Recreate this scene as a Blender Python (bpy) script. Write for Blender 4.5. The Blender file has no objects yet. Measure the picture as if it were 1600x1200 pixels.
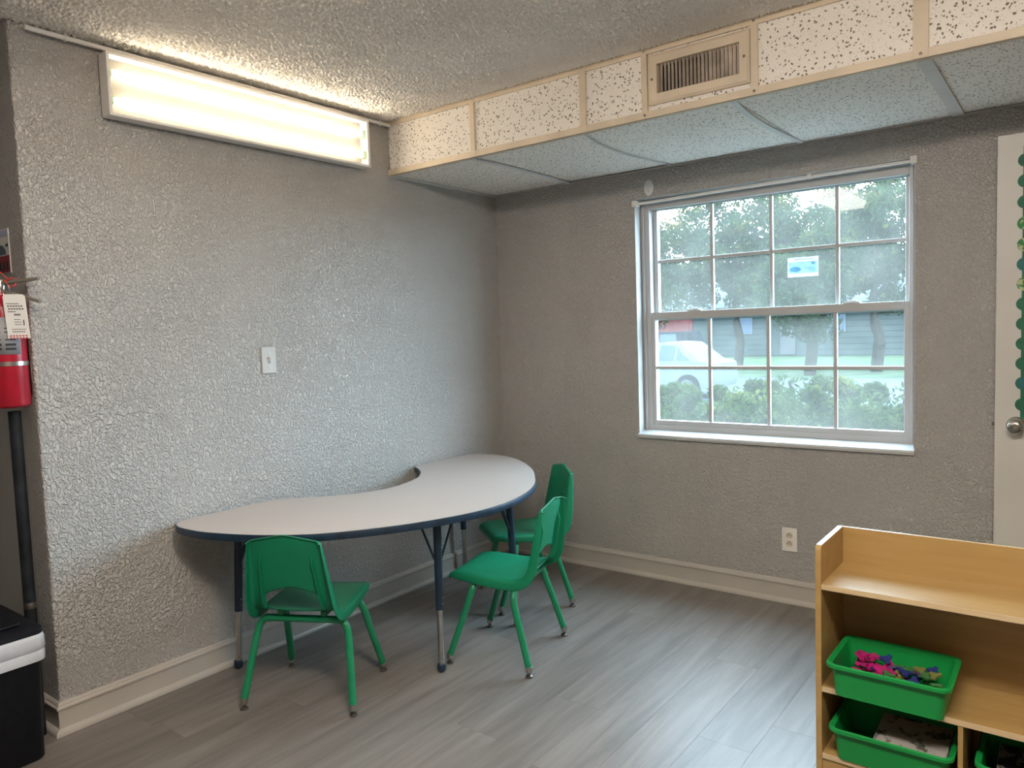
import bpy, bmesh, math, random
import numpy as np
from mathutils import Vector, Matrix

random.seed(7)
rng = np.random.default_rng(11)
sc = bpy.context.scene
COL = sc.collection
PI = math.pi

# ------------------------------------------------------------------ camera
YAW, PITCH, ROLL, FPX = 0.652, -0.070, -0.0344, 1168.675
cam_d = bpy.data.cameras.new('camera')
cam_d.sensor_width = 36.0
cam_d.lens = 36.0 * FPX / 1600.0
cam_d.clip_start, cam_d.clip_end = 0.05, 300
cam = bpy.data.objects.new('camera', cam_d)
COL.objects.link(cam)
_f = Vector((-math.sin(YAW) * math.cos(PITCH), math.cos(YAW) * math.cos(PITCH), math.sin(PITCH)))
_r = Vector((math.cos(YAW), math.sin(YAW), 0))
_u = _r.cross(_f)
_r2 = _r * math.cos(ROLL) + _u * math.sin(ROLL)
_u2 = -_r * math.sin(ROLL) + _u * math.cos(ROLL)
_m = Matrix((_r2, _u2, -_f)).transposed().to_4x4()
_m.translation = Vector((2.8295, -3.6057, 1.3524))
cam.matrix_world = _m
sc.camera = cam

# ------------------------------------------------------------------ sky, light, exposure
SKY = 11.6
w = bpy.data.worlds.new('sky')
w.use_nodes = True
bg = w.node_tree.nodes['Background']
bg.inputs[0].default_value = (0.63, 0.82, 1.0, 1)
bg.inputs[1].default_value = SKY
sc.world = w
portal_d = bpy.data.lights.new('window_portal', 'AREA')
portal_d.shape = 'RECTANGLE'
portal_d.size, portal_d.size_y = 1.36, 1.30
portal_d.cycles.is_portal = True
portal = bpy.data.objects.new('window_portal', portal_d)
COL.objects.link(portal)
portal.location = (1.595, 0.20, 1.40)
portal.rotation_euler = (-PI / 2, 0, 0)     # shines towards -y, into the room
TUBE_L = 8.5          # radiance of the fluorescent tubes on the wall
CEIL_A, FILL_B = 5.0, 26.0   # radiance of the two ceiling fixtures outside the view; the second is added fill
LAMP = (1.0, 0.88, 0.755)
vs = sc.view_settings
vs.view_transform, vs.look, vs.gamma, vs.use_curve_mapping = 'Standard', 'None', 1.0, False
vs.exposure = 1.34
try:
    sc.cycles.use_denoising = True
    sc.cycles.max_bounces = 10
    sc.cycles.diffuse_bounces = 6
    sc.cycles.transparent_max_bounces = 24
    sc.cycles.sample_clamp_indirect = 6
except Exception:
    pass

# ------------------------------------------------------------------ mesh helpers
class MB:
    def __init__(self):
        self.v, self.f = [], []

    def add(self, verts, faces):
        n = len(self.v)
        self.v += [tuple(a) for a in verts]
        self.f += [tuple(n + i for i in q) for q in faces]
        return self

    def box(self, x0, x1, y0, y1, z0, z1):
        v = [(x, y, z) for z in (z0, z1) for y in (y0, y1) for x in (x0, x1)]
        return self.add(v, [(0, 2, 3, 1), (4, 5, 7, 6), (0, 1, 5, 4), (2, 6, 7, 3), (0, 4, 6, 2), (1, 3, 7, 5)])

    def prism(self, pts, axis, a, b):
        """outline pts (2D, ccw) extruded along axis from a to b"""
        def P(p, t):
            return {'x': (t, p[0], p[1]), 'y': (p[0], t, p[1]), 'z': (p[0], p[1], t)}[axis]
        n = len(pts)
        v = [P(p, a) for p in pts] + [P(p, b) for p in pts]
        f = [tuple(range(n))[::-1], tuple(range(n, 2 * n))]
        f += [(i, (i + 1) % n, n + (i + 1) % n, n + i) for i in range(n)]
        return self.add(v, f)

    def tube(self, path, r, seg=12, cap=True, closed=False):
        P = [Vector(p) for p in path]
        n = len(P)
        rr = r if isinstance(r, (list, tuple)) else [r] * n
        T = []
        for i in range(n):
            if closed:
                t = P[(i + 1) % n] - P[i - 1]
            else:
                t = P[min(i + 1, n - 1)] - P[max(i - 1, 0)]
            T.append(t.normalized())
        up = Vector((0, 0, 1)) if abs(T[0].z) < 0.9 else Vector((1, 0, 0))
        a = T[0].cross(up).normalized()
        V = []
        for i in range(n):
            a = (a - T[i] * a.dot(T[i])).normalized()
            b = T[i].cross(a)
            for k in range(seg):
                th = 2 * PI * k / seg
                V.append(P[i] + (a * math.cos(th) + b * math.sin(th)) * rr[i])
        F = []
        for i in range(n if closed else n - 1):
            j = (i + 1) % n
            for k in range(seg):
                F.append((i * seg + k, i * seg + (k + 1) % seg, j * seg + (k + 1) % seg, j * seg + k))
        if cap and not closed:
            F.append(tuple(range(seg))[::-1])
            F.append(tuple(range((n - 1) * seg, n * seg)))
        return self.add(V, F)

    def lathe(self, prof, center=(0, 0, 0), seg=24, axis='z'):
        V, F = [], []
        n = len(prof)
        for k in range(seg):
            th = 2 * PI * k / seg
            for r, h in prof:
                x, y = r * math.cos(th), r * math.sin(th)
                q = {'z': (x, y, h), 'y': (x, h, -y), 'x': (h, x, y)}[axis]
                V.append((q[0] + center[0], q[1] + center[1], q[2] + center[2]))
        for k in range(seg):
            j = (k + 1) % seg
            for i in range(n - 1):
                F.append((k * n + i, j * n + i, j * n + i + 1, k * n + i + 1))
        if prof[0][0] > 1e-6:
            F.append(tuple(k * n for k in range(seg))[::-1])
        if prof[-1][0] > 1e-6:
            F.append(tuple(k * n + n - 1 for k in range(seg)))
        return self.add(V, F)

    def build(self, name, mat, parent=None, smooth=False, bevel=0, kind=None, solid=0, sub=0, weld=False, angle=40):
        me = bpy.data.meshes.new(name)
        me.from_pydata(self.v, [], self.f)
        bm = bmesh.new()
        bm.from_mesh(me)
        if weld:
            bmesh.ops.remove_doubles(bm, verts=bm.verts, dist=1e-5)
        bmesh.ops.recalc_face_normals(bm, faces=bm.faces)
        bm.to_mesh(me)
        bm.free()
        return link(name, me, mat, parent, smooth, bevel, kind, solid, sub, angle)


def world_loc(o):
    v = Vector((0, 0, 0))
    while o is not None:
        v += o.location
        o = o.parent
    return v


def link(name, me, mat, parent=None, smooth=False, bevel=0, kind=None, solid=0, sub=0, angle=40):
    o = bpy.data.objects.new(name, me)
    COL.objects.link(o)
    if mat is not None:
        me.materials.append(mat)
    if parent is not None:
        o.parent = parent
        o.location = -world_loc(parent)
    if smooth:
        me.polygons.foreach_set('use_smooth', [True] * len(me.polygons))
        if angle < 180:
            try:
                me.set_sharp_from_angle(angle=math.radians(angle))
            except Exception:
                pass
    if solid:
        m = o.modifiers.new('solid', 'SOLIDIFY'); m.thickness = solid; m.offset = -1
    if bevel:
        m = o.modifiers.new('bevel', 'BEVEL'); m.width = bevel; m.segments = 2; m.limit_method = 'ANGLE'
    if sub:
        m = o.modifiers.new('sub', 'SUBSURF'); m.levels = sub; m.render_levels = sub
    if kind:
        o['kind'] = kind
    return o


def tag(o, label, cat, group=None):
    o['label'], o['category'] = label, cat
    if group:
        o['group'] = group
    return o


def thing(name, loc, label, cat, group=None):
    o = bpy.data.objects.new(name, None)
    o.empty_display_size = 0.1
    COL.objects.link(o)
    o.location = loc
    return tag(o, label, cat, group)


def struct_root(name, loc):
    o = bpy.data.objects.new(name, None)
    COL.objects.link(o)
    o.location = loc
    o['kind'] = 'structure'
    return o


def bx(name, x0, x1, y0, y1, z0, z1, mat, parent=None, bevel=0, kind=None):
    return MB().box(x0, x1, y0, y1, z0, z1).build(name, mat, parent, bevel=bevel, kind=kind)


def copy_tree(o, parent=None):
    c = o.copy()
    COL.objects.link(c)
    c.parent = parent
    for ch in list(o.children):
        copy_tree(ch, c)
    return c


def spline(pts, n=8, closed=False):
    P = [Vector(p) for p in pts]
    out = []
    N = len(P)
    for i in range(N if closed else N - 1):
        g = lambda k: P[k % N] if closed else P[min(max(k, 0), N - 1)]
        p0, p1, p2, p3 = g(i - 1), g(i), g(i + 1), g(i + 2)
        for k in range(n):
            t = k / n
            out.append(0.5 * ((2 * p1) + (p2 - p0) * t + (2 * p0 - 5 * p1 + 4 * p2 - p3) * t * t + (3 * p1 - p0 - 3 * p2 + p3) * t ** 3))
    if not closed:
        out.append(P[-1].copy())
    return out

# ------------------------------------------------------------------ materials
def base_mat(name):
    m = bpy.data.materials.new(name)
    m.use_nodes = True
    nt = m.node_tree
    return m, nt, nt.nodes['Principled BSDF']


def N(nt, t, **kw):
    n = nt.nodes.new(t)
    for k, v in kw.items():
        if k in n.inputs:
            n.inputs[k].default_value = v
        else:
            setattr(n, k, v)
    return n


def coords(nt, scale=(1, 1, 1), kind='Object'):
    tc = N(nt, 'ShaderNodeTexCoord')
    mp = N(nt, 'ShaderNodeMapping')
    mp.inputs['Scale'].default_value = scale
    nt.links.new(tc.outputs[kind], mp.inputs['Vector'])
    return mp.outputs['Vector']


def ramp(nt, src, stops, interp='LINEAR'):
    r = N(nt, 'ShaderNodeValToRGB')
    r.color_ramp.interpolation = interp
    e = r.color_ramp.elements
    while len(e) < len(stops):
        e.new(0.5)
    for el, (p, c) in zip(e, stops):
        el.position = p
        el.color = (*c, 1) if len(c) == 3 else c
    nt.links.new(src, r.inputs['Fac'])
    return r.outputs['Color']


def add_bump(nt, bs, height, strength, dist):
    b = N(nt, 'ShaderNodeBump')
    b.inputs['Strength'].default_value = strength
    b.inputs['Distance'].default_value = dist
    nt.links.new(height, b.inputs['Height'])
    nt.links.new(b.outputs['Normal'], bs.inputs['Normal'])


def plain(name, col, rough=0.5, metal=0.0, var=0.06, scale=6, bump=0.0, bscale=80, spec=0.5):
    """procedural: colour slightly mottled by noise, optional fine relief"""
    m, nt, bs = base_mat(name)
    v = coords(nt)
    n = N(nt, 'ShaderNodeTexNoise', Scale=scale, Detail=3.0)
    nt.links.new(v, n.inputs['Vector'])
    c = ramp(nt, n.outputs['Fac'], [(0.3, tuple(x * (1 - var) for x in col)), (0.7, tuple(min(1, x * (1 + var)) for x in col))])
    nt.links.new(c, bs.inputs['Base Color'])
    bs.inputs['Roughness'].default_value = rough
    bs.inputs['Metallic'].default_value = metal
    bs.inputs['Specular IOR Level'].default_value = spec
    if bump:
        b = N(nt, 'ShaderNodeTexNoise', Scale=bscale, Detail=2.0)
        nt.links.new(v, b.inputs['Vector'])
        add_bump(nt, bs, b.outputs['Fac'], bump, 0.002)
    return m


def wall_mat(name, col, strength=1.0):
    m, nt, bs = base_mat(name)
    v = coords(nt, (1, 1, 0.75))
    n1 = N(nt, 'ShaderNodeTexNoise', Scale=100.0, Detail=2.0, Roughness=0.5, Distortion=0.8)
    n2 = N(nt, 'ShaderNodeTexNoise', Scale=3.0, Detail=3.0)
    nt.links.new(v, n1.inputs['Vector']); nt.links.new(v, n2.inputs['Vector'])
    h = ramp(nt, n1.outputs['Fac'], [(0.40, (0, 0, 0)), (0.62, (1, 1, 1))])
    c = ramp(nt, n2.outputs['Fac'], [(0.3, tuple(x * 0.96 for x in col)), (0.7, tuple(x * 1.03 for x in col))])
    nt.links.new(c, bs.inputs['Base Color'])
    bs.inputs['Roughness'].default_value = 0.46
    bs.inputs['Specular IOR Level'].default_value = 0.4
    add_bump(nt, bs, h, strength, 0.0075)
    return m


def popcorn_mat():
    m, nt, bs = base_mat('popcorn_ceiling')
    v = coords(nt)
    n1 = N(nt, 'ShaderNodeTexNoise', Scale=72.0, Detail=3.0, Roughness=0.6)
    n2 = N(nt, 'ShaderNodeTexVoronoi', Scale=85.0)
    nt.links.new(v, n1.inputs['Vector']); nt.links.new(v, n2.inputs['Vector'])
    mx = N(nt, 'ShaderNodeMath', operation='SUBTRACT')
    nt.links.new(n1.outputs['Fac'], mx.inputs[0])
    mu = N(nt, 'ShaderNodeMath', operation='MULTIPLY'); mu.inputs[1].default_value = 0.45
    nt.links.new(n2.outputs['Distance'], mu.inputs[0]); nt.links.new(mu.outputs[0], mx.inputs[1])
    h = ramp(nt, mx.outputs[0], [(0.15, (0, 0, 0)), (0.55, (1, 1, 1))])
    bs.inputs['Base Color'].default_value = (0.88, 0.84, 0.78, 1)
    bs.inputs['Roughness'].default_value = 0.95
    bs.inputs['Specular IOR Level'].default_value = 0.1
    add_bump(nt, bs, h, 1.0, 0.022)
    return m


def tile_mat():
    m, nt, bs = base_mat('fissured_tile')
    v = coords(nt)
    d = N(nt, 'ShaderNodeTexNoise', Scale=30.0, Detail=2.0)
    nt.links.new(v, d.inputs['Vector'])
    mixv = N(nt, 'ShaderNodeMixRGB', blend_type='ADD'); mixv.inputs[0].default_value = 0.02
    nt.links.new(v, mixv.inputs[1]); nt.links.new(d.outputs['Color'], mixv.inputs[2])
    vo = N(nt, 'ShaderNodeTexVoronoi', Scale=72.0)
    nt.links.new(mixv.outputs[0], vo.inputs['Vector'])
    vo2 = N(nt, 'ShaderNodeTexVoronoi', Scale=150.0)
    nt.links.new(mixv.outputs[0], vo2.inputs['Vector'])
    a = ramp(nt, vo.outputs['Distance'], [(0.20, (0, 0, 0)), (0.29, (1, 1, 1))])
    b = ramp(nt, vo2.outputs['Distance'], [(0.13, (0.35, 0.35, 0.35)), (0.22, (1, 1, 1))])
    mu = N(nt, 'ShaderNodeMixRGB', blend_type='MULTIPLY'); mu.inputs[0].default_value = 1
    nt.links.new(a, mu.inputs[1]); nt.links.new(b, mu.inputs[2])
    mix = N(nt, 'ShaderNodeMixRGB'); mix.inputs[1].default_value = (0.20, 0.17, 0.14, 1); mix.inputs[2].default_value = (0.86, 0.82, 0.76, 1)
    nt.links.new(mu.outputs[0], mix.inputs[0])
    nt.links.new(mix.outputs[0], bs.inputs['Base Color'])
    bs.inputs['Roughness'].default_value = 0.9
    add_bump(nt, bs, mu.outputs[0], 0.5, 0.003)
    return m


def plank_mat():
    m, nt, bs = base_mat('vinyl_plank')
    v = coords(nt, (9, 0.75, 1))
    oi = N(nt, 'ShaderNodeObjectInfo')
    off = N(nt, 'ShaderNodeVectorMath', operation='ADD')
    sc_ = N(nt, 'ShaderNodeMath', operation='MULTIPLY'); sc_.inputs[1].default_value = 37.0
    nt.links.new(oi.outputs['Random'], sc_.inputs[0])
    nt.links.new(v, off.inputs[0]); nt.links.new(sc_.outputs[0], off.inputs[1])
    n = N(nt, 'ShaderNodeTexNoise', Scale=2.2, Detail=6.0, Roughness=0.62, Distortion=0.5)
    nt.links.new(off.outputs[0], n.inputs['Vector'])
    c = ramp(nt, n.outputs['Fac'], [(0.25, (0.128, 0.111, 0.100)), (0.5, (0.188, 0.167, 0.152)), (0.75, (0.245, 0.221, 0.204))])
    br = N(nt, 'ShaderNodeMapRange'); br.inputs['To Min'].default_value = 0.90; br.inputs['To Max'].default_value = 1.10
    nt.links.new(oi.outputs['Random'], br.inputs['Value'])
    mu = N(nt, 'ShaderNodeVectorMath', operation='SCALE')
    nt.links.new(c, mu.inputs[0]); nt.links.new(br.outputs[0], mu.inputs['Scale'])
    nt.links.new(mu.outputs[0], bs.inputs['Base Color'])
    bs.inputs['Roughness'].default_value = 0.42
    bs.inputs['Specular IOR Level'].default_value = 0.5
    add_bump(nt, bs, n.outputs['Fac'], 0.12, 0.002)
    return m


def wood_mat(name, c0, c1, axis=(1.2, 14, 14)):
    m, nt, bs = base_mat(name)
    v = coords(nt, axis)
    n = N(nt, 'ShaderNodeTexNoise', Scale=2.0, Detail=5.0, Roughness=0.55, Distortion=0.3)
    nt.links.new(v, n.inputs['Vector'])
    c = ramp(nt, n.outputs['Fac'], [(0.3, c0), (0.7, c1)])
    nt.links.new(c, bs.inputs['Base Color'])
    bs.inputs['Roughness'].default_value = 0.36
    return m


def emit_mat(name, col, strength):
    m, nt, bs = base_mat(name)
    bs.inputs['Base Color'].default_value = (0.9, 0.9, 0.9, 1)
    bs.inputs['Emission Color'].default_value = (*col, 1)
    bs.inputs['Emission Strength'].default_value = strength
    return m


def lens_mat():
    """prismatic acrylic sheet: part see-through, part scattering"""
    m, nt, bs = base_mat('prismatic_lens')
    out = nt.nodes['Material Output']
    nt.nodes.remove(bs)
    tr = N(nt, 'ShaderNodeBsdfTransparent'); tr.inputs[0].default_value = (1, 0.97, 0.92, 1)
    tl = N(nt, 'ShaderNodeBsdfTranslucent'); tl.inputs[0].default_value = (0.95, 0.92, 0.86, 1)
    df = N(nt, 'ShaderNodeBsdfDiffuse'); df.inputs[0].default_value = (0.85, 0.82, 0.77, 1)
    v = coords(nt, (1, 1, 1))
    sep = N(nt, 'ShaderNodeSeparateXYZ'); nt.links.new(v, sep.inputs[0])
    ad = N(nt, 'ShaderNodeMath', operation='ADD'); nt.links.new(sep.outputs['Y'], ad.inputs[0]); nt.links.new(sep.outputs['Z'], ad.inputs[1])
    wv = N(nt, 'ShaderNodeMath', operation='MULTIPLY'); wv.inputs[1].default_value = 620.0; nt.links.new(ad.outputs[0], wv.inputs[0])
    sn = N(nt, 'ShaderNodeMath', operation='SINE'); nt.links.new(wv.outputs[0], sn.inputs[0])
    mr = N(nt, 'ShaderNodeMapRange'); mr.inputs['From Min'].default_value = -1
    mr.inputs['To Min'].default_value = 0.04; mr.inputs['To Max'].default_value = 0.13
    nt.links.new(sn.outputs[0], mr.inputs['Value'])
    m1 = N(nt, 'ShaderNodeMixShader'); m1.inputs[0].default_value = 0.25
    nt.links.new(tl.outputs[0], m1.inputs[1]); nt.links.new(df.outputs[0], m1.inputs[2])
    m2 = N(nt, 'ShaderNodeMixShader')
    nt.links.new(mr.outputs[0], m2.inputs[0])
    nt.links.new(tr.outputs[0], m2.inputs[1]); nt.links.new(m1.outputs[0], m2.inputs[2])
    nt.links.new(m2.outputs[0], out.inputs['Surface'])
    return m


def glass_mat():
    """dusty window glass: mostly clear, a veil of scattering dirt, faint reflection"""
    m, nt, bs = base_mat('dusty_glass')
    out = nt.nodes['Material Output']
    nt.nodes.remove(bs)
    tr = N(nt, 'ShaderNodeBsdfTransparent'); tr.inputs[0].default_value = (0.93, 0.98, 0.98, 1)
    tl = N(nt, 'ShaderNodeBsdfTranslucent'); tl.inputs[0].default_value = (1.0, 0.99, 0.90, 1)
    gl = N(nt, 'ShaderNodeBsdfGlossy'); gl.inputs['Roughness'].default_value = 0.03
    v = coords(nt)
    n = N(nt, 'ShaderNodeTexNoise', Scale=5.0, Detail=5.0, Roughness=0.6)
    nt.links.new(v, n.inputs['Vector'])
    mr = N(nt, 'ShaderNodeMapRange'); mr.inputs['From Min'].default_value = 0.3; mr.inputs['From Max'].default_value = 0.7
    mr.inputs['To Min'].default_value = DIRT * 0.75; mr.inputs['To Max'].default_value = DIRT * 1.3
    nt.links.new(n.outputs['Fac'], mr.inputs['Value'])
    m1 = N(nt, 'ShaderNodeMixShader')
    nt.links.new(mr.outputs[0], m1.inputs[0]); nt.links.new(tr.outputs[0], m1.inputs[1]); nt.links.new(tl.outputs[0], m1.inputs[2])
    m2 = N(nt, 'ShaderNodeMixShader'); m2.inputs[0].default_value = 0.03
    nt.links.new(m1.outputs[0], m2.inputs[1]); nt.links.new(gl.outputs[0], m2.inputs[2])
    nt.links.new(m2.outputs[0], out.inputs['Surface'])
    return m


def leaf_mat(name, c0, c1, c2, trans=0.45, scale=1.2):
    m, nt, bs = base_mat(name)
    out = nt.nodes['Material Output']
    nt.nodes.remove(bs)
    v = coords(nt)
    n = N(nt, 'ShaderNodeTexNoise', Scale=scale, Detail=6.0, Roughness=0.75)
    nt.links.new(v, n.inputs['Vector'])
    c = ramp(nt, n.outputs['Fac'], [(0.32, c0), (0.52, c1), (0.70, c2)])  # last stop paints the yellow backlit highlights into the leaf colour
    d = N(nt, 'ShaderNodeBsdfDiffuse'); t = N(nt, 'ShaderNodeBsdfTranslucent')
    nt.links.new(c, d.inputs[0]); nt.links.new(c, t.inputs[0])
    mx = N(nt, 'ShaderNodeMixShader'); mx.inputs[0].default_value = trans
    nt.links.new(d.outputs[0], mx.inputs[1]); nt.links.new(t.outputs[0], mx.inputs[2])
    nt.links.new(mx.outputs[0], out.inputs['Surface'])
    return m


def print_mat(name, paper, inks, scale=9.0, rough=0.6):
    """printed paper with irregular blots of ink"""
    m, nt, bs = base_mat(name)
    v = coords(nt)
    prev = None
    for i, (ink, th) in enumerate(inks):
        n = N(nt, 'ShaderNodeTexNoise', Scale=scale * (1 + 0.3 * i), Detail=4.0, Roughness=0.65)
        mp = N(nt, 'ShaderNodeMapping'); mp.inputs['Location'].default_value = (3.1 * i + 0.7, 1.7 * i, 0.4 * i)
        nt.links.new(v, mp.inputs['Vector']); nt.links.new(mp.outputs[0], n.inputs['Vector'])
        k = ramp(nt, n.outputs['Fac'], [(th, (0, 0, 0)), (th + 0.05, (1, 1, 1))])
        mx = N(nt, 'ShaderNodeMixRGB')
        nt.links.new(k, mx.inputs[0])
        if prev is None:
            mx.inputs[1].default_value = (*paper, 1)
        else:
            nt.links.new(prev, mx.inputs[1])
        mx.inputs[2].default_value = (*ink, 1)
        prev = mx.outputs[0]
    nt.links.new(prev, bs.inputs['Base Color'])
    bs.inputs['Roughness'].default_value = rough
    return m


DIRT = 0.021
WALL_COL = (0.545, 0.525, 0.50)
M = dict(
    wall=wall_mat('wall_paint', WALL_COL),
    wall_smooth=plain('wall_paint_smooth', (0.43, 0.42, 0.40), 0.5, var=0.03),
    popcorn=popcorn_mat(),
    popcorn_plain=plain('popcorn_plaster', (0.88, 0.84, 0.78), 0.95, var=0.04, scale=4, spec=0.1),
    tile=tile_mat(),
    plank=plank_mat(),
    subfloor=plain('subfloor', (0.05, 0.045, 0.04), 0.9),
    base=plain('baseboard_paint', (0.46, 0.43, 0.39), 0.35, var=0.04, bump=0.1),
    beige=plain('beige_trim_metal', (0.66, 0.56, 0.43), 0.45, var=0.08, scale=9),
    tbar=plain('white_grid_bar', (0.66, 0.66, 0.64), 0.45, var=0.05),
    white=plain('white_enamel', (0.72, 0.70, 0.67), 0.38, var=0.04),
    vinyl=plain('white_vinyl', (0.48, 0.48, 0.485), 0.35, var=0.04),
    sill=plain('sill_paint', (0.50, 0.50, 0.50), 0.3, var=0.06),
    door=plain('door_paint', (0.60, 0.58, 0.55), 0.42, var=0.03),
    dark=plain('dark_void', (0.012, 0.012, 0.012), 0.9),
    slat=plain('beige_slat', (0.60, 0.52, 0.44), 0.5, var=0.25, scale=18),
    green=plain('green_polypropylene', (0.006, 0.205, 0.100), 0.40, var=0.06, scale=10, bump=0.06, bscale=300, spec=0.35),
    green_tube=plain('green_enamel', (0.010, 0.225, 0.100), 0.30, var=0.10, scale=25),
    tray=plain('green_tray_plastic', (0.006, 0.270, 0.055), 0.38, var=0.05),
    chrome=plain('chrome', (0.55, 0.54, 0.52), 0.22, metal=1.0, var=0.1, scale=30),
    steel=plain('brushed_steel', (0.48, 0.45, 0.41), 0.30, metal=1.0, var=0.1, scale=30),
    glide=plain('dark_glide_metal', (0.20, 0.18, 0.16), 0.35, metal=0.9, var=0.3, scale=60),
    laminate=plain('grey_laminate', (0.50, 0.45, 0.42), 0.40, var=0.03, scale=120),
    navy=plain('navy_edge_band', (0.012, 0.032, 0.062), 0.42, var=0.35, scale=22),
    navy_tube=plain('navy_enamel', (0.012, 0.028, 0.052), 0.32, var=0.2, scale=20),
    birch=wood_mat('birch_board', (0.37, 0.232, 0.082), (0.44, 0.290, 0.112)),
    birch_edge=wood_mat('birch_edge', (0.56, 0.42, 0.24), (0.66, 0.52, 0.33)),
    black=plain('black_plastic', (0.006, 0.007, 0.010), 0.5, var=0.3, scale=40, bump=0.25, bscale=260, spec=0.25),
    pole=plain('black_pole_paint', (0.018, 0.021, 0.026), 0.6, var=0.5, scale=15, spec=0.25),
    bag=plain('white_liner', (0.60, 0.63, 0.68), 0.35, var=0.08, scale=14, bump=0.5, bscale=40),
    blue=plain('blue_print', (0.02, 0.22, 0.62), 0.5),
    red=plain('red_enamel', (0.36, 0.006, 0.022), 0.28, var=0.12, scale=12),
    paper=plain('white_card', (0.74, 0.73, 0.70), 0.7, var=0.03),
    ink=plain('black_ink', (0.03, 0.03, 0.03), 0.7),
    inkred=plain('red_ink', (0.5, 0.04, 0.05), 0.7),
    greypaper=plain('grey_sticker', (0.32, 0.33, 0.35), 0.55, var=0.06),
    brass=plain('brass_sticker', (0.55, 0.46, 0.16), 0.45, var=0.2, scale=40),
    tie=plain('red_plastic_tie', (0.70, 0.06, 0.05), 0.4),
    socket=plain('green_lampholder', (0.12, 0.30, 0.14), 0.5),
    tube=emit_mat('fluorescent_tube', (1.0, 0.90, 0.76), TUBE_L),
    ceil_a=emit_mat('ceiling_lens_near', LAMP, CEIL_A),
    ceil_fill=emit_mat('added_fill_lens', LAMP, FILL_B),
    pan=plain('darkened_pan', (0.08, 0.068, 0.052), 0.5),  # white pan coloured dark so the space between the tubes stays dim
    lens=lens_mat(),
    glass=glass_mat(),
    ivory=plain('ivory_plastic', (0.62, 0.55, 0.42), 0.4),
)

# ------------------------------------------------------------------ room shell
H = 2.44
XR, YB, XL, YE = 5.0, -6.2, -1.6, -2.57     # right wall, rear wall, alcove end, end of the left wall
ZS, DS = 2.165, 0.875                       # soffit underside and depth
WX0, WX1, WZ0, WZ1 = 0.93, 2.26, 0.775, 2.03   # window opening

floor = bx('floor', XL, XR, YB, 0.0, -0.08, -0.006, M['subfloor'], kind='structure')
PW = 0.18
ci = 0
x = XL + 0.02 - PW
while x < XR:
    x0, x1 = max(x, XL), min(x + PW, XR)
    segs = []
    ytop = 0.0 if x1 > 0.001 else YE
    y = ytop + random.uniform(0.0, 1.1)
    while y > YB:
        segs.append((max(y - 1.22, YB), min(y, ytop)))
        y -= 1.22
    for (a, b) in segs:
        if b - a < 0.02:
            continue
        if x0 < 0 < x1 and b > YE:      # the board beside the wall end
            a = a
        g = 0.0003
        e = 0.00012
        mb = MB()
        X0, X1, Y0, Y1 = x0 + g, x1 - g, a + g, b - g
        if x0 < 0 < x1 and b > YE:
            X0 = 0.0 if a >= YE else X0
        mb.add([(X0, Y0, -0.006), (X1, Y0, -0.006), (X1, Y1, -0.006), (X0, Y1, -0.006),
                (X0, Y0, -e), (X1, Y0, -e), (X1, Y1, -e), (X0, Y1, -e),
                (X0 + e, Y0 + e, 0), (X1 - e, Y0 + e, 0), (X1 - e, Y1 - e, 0), (X0 + e, Y1 - e, 0)],
               [(0, 1, 5, 4), (1, 2, 6, 5), (2, 3, 7, 6), (3, 0, 4, 7), (4, 5, 9, 8), (5, 6, 10, 9), (6, 7, 11, 10), (7, 4, 8, 11), (8, 9, 10, 11)])
        mb.build('plank', M['plank'], floor)
    x += PW

ceil_o = bx('ceiling', XL, XR, YB, 0.0, H, H + 0.1, M['popcorn'], kind='structure')
# sprayed popcorn lumps, real relief over the part of the ceiling in view
def popcorn_sheet(x0, x1, y0, y1, st):
    nx, ny = int((x1 - x0) / st), int((y1 - y0) / st)
    fx = np.fft.fftfreq(nx, st)[:, None]; fy = np.fft.fftfreq(ny, st)[None, :]
    f = np.sqrt(fx ** 2 + fy ** 2)
    spec = np.fft.fft2(rng.normal(size=(nx, ny))) * np.exp(-(f / 75.0) ** 2) * (1 - np.exp(-(f / 40.0) ** 2))
    h = np.real(np.fft.ifft2(spec)); h /= h.std()
    h = 0.0052 + 0.0040 * np.clip(h, -1.2, 2.2)
    h[0, :] = h[-1, :] = 0.0; h[:, 0] = h[:, -1] = 0.0
    X, Y = np.meshgrid(x0 + np.arange(nx) * st, y0 + np.arange(ny) * st, indexing='ij')
    co = np.stack([X, Y, H - 0.0003 - h], -1).reshape(-1, 3)
    i = (np.arange(nx - 1)[:, None] * ny + np.arange(ny - 1)[None, :]).ravel()
    q = np.stack([i, i + 1, i + ny + 1, i + ny], 1).astype(np.int32)
    me = bpy.data.meshes.new('popcorn_texture')
    me.vertices.add(len(co)); me.loops.add(q.size); me.polygons.add(len(q))
    me.vertices.foreach_set('co', co.ravel())
    me.loops.foreach_set('vertex_index', q.ravel())
    me.polygons.foreach_set('loop_start', np.arange(0, q.size, 4, dtype=np.int32))
    me.polygons.foreach_set('loop_total', np.full(len(q), 4, dtype=np.int32))
    me.polygons.foreach_set('use_smooth', np.ones(len(q), dtype=bool))
    me.update()
    return link('popcorn_texture', me, M['popcorn_plain'], ceil_o, kind='stuff')


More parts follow.
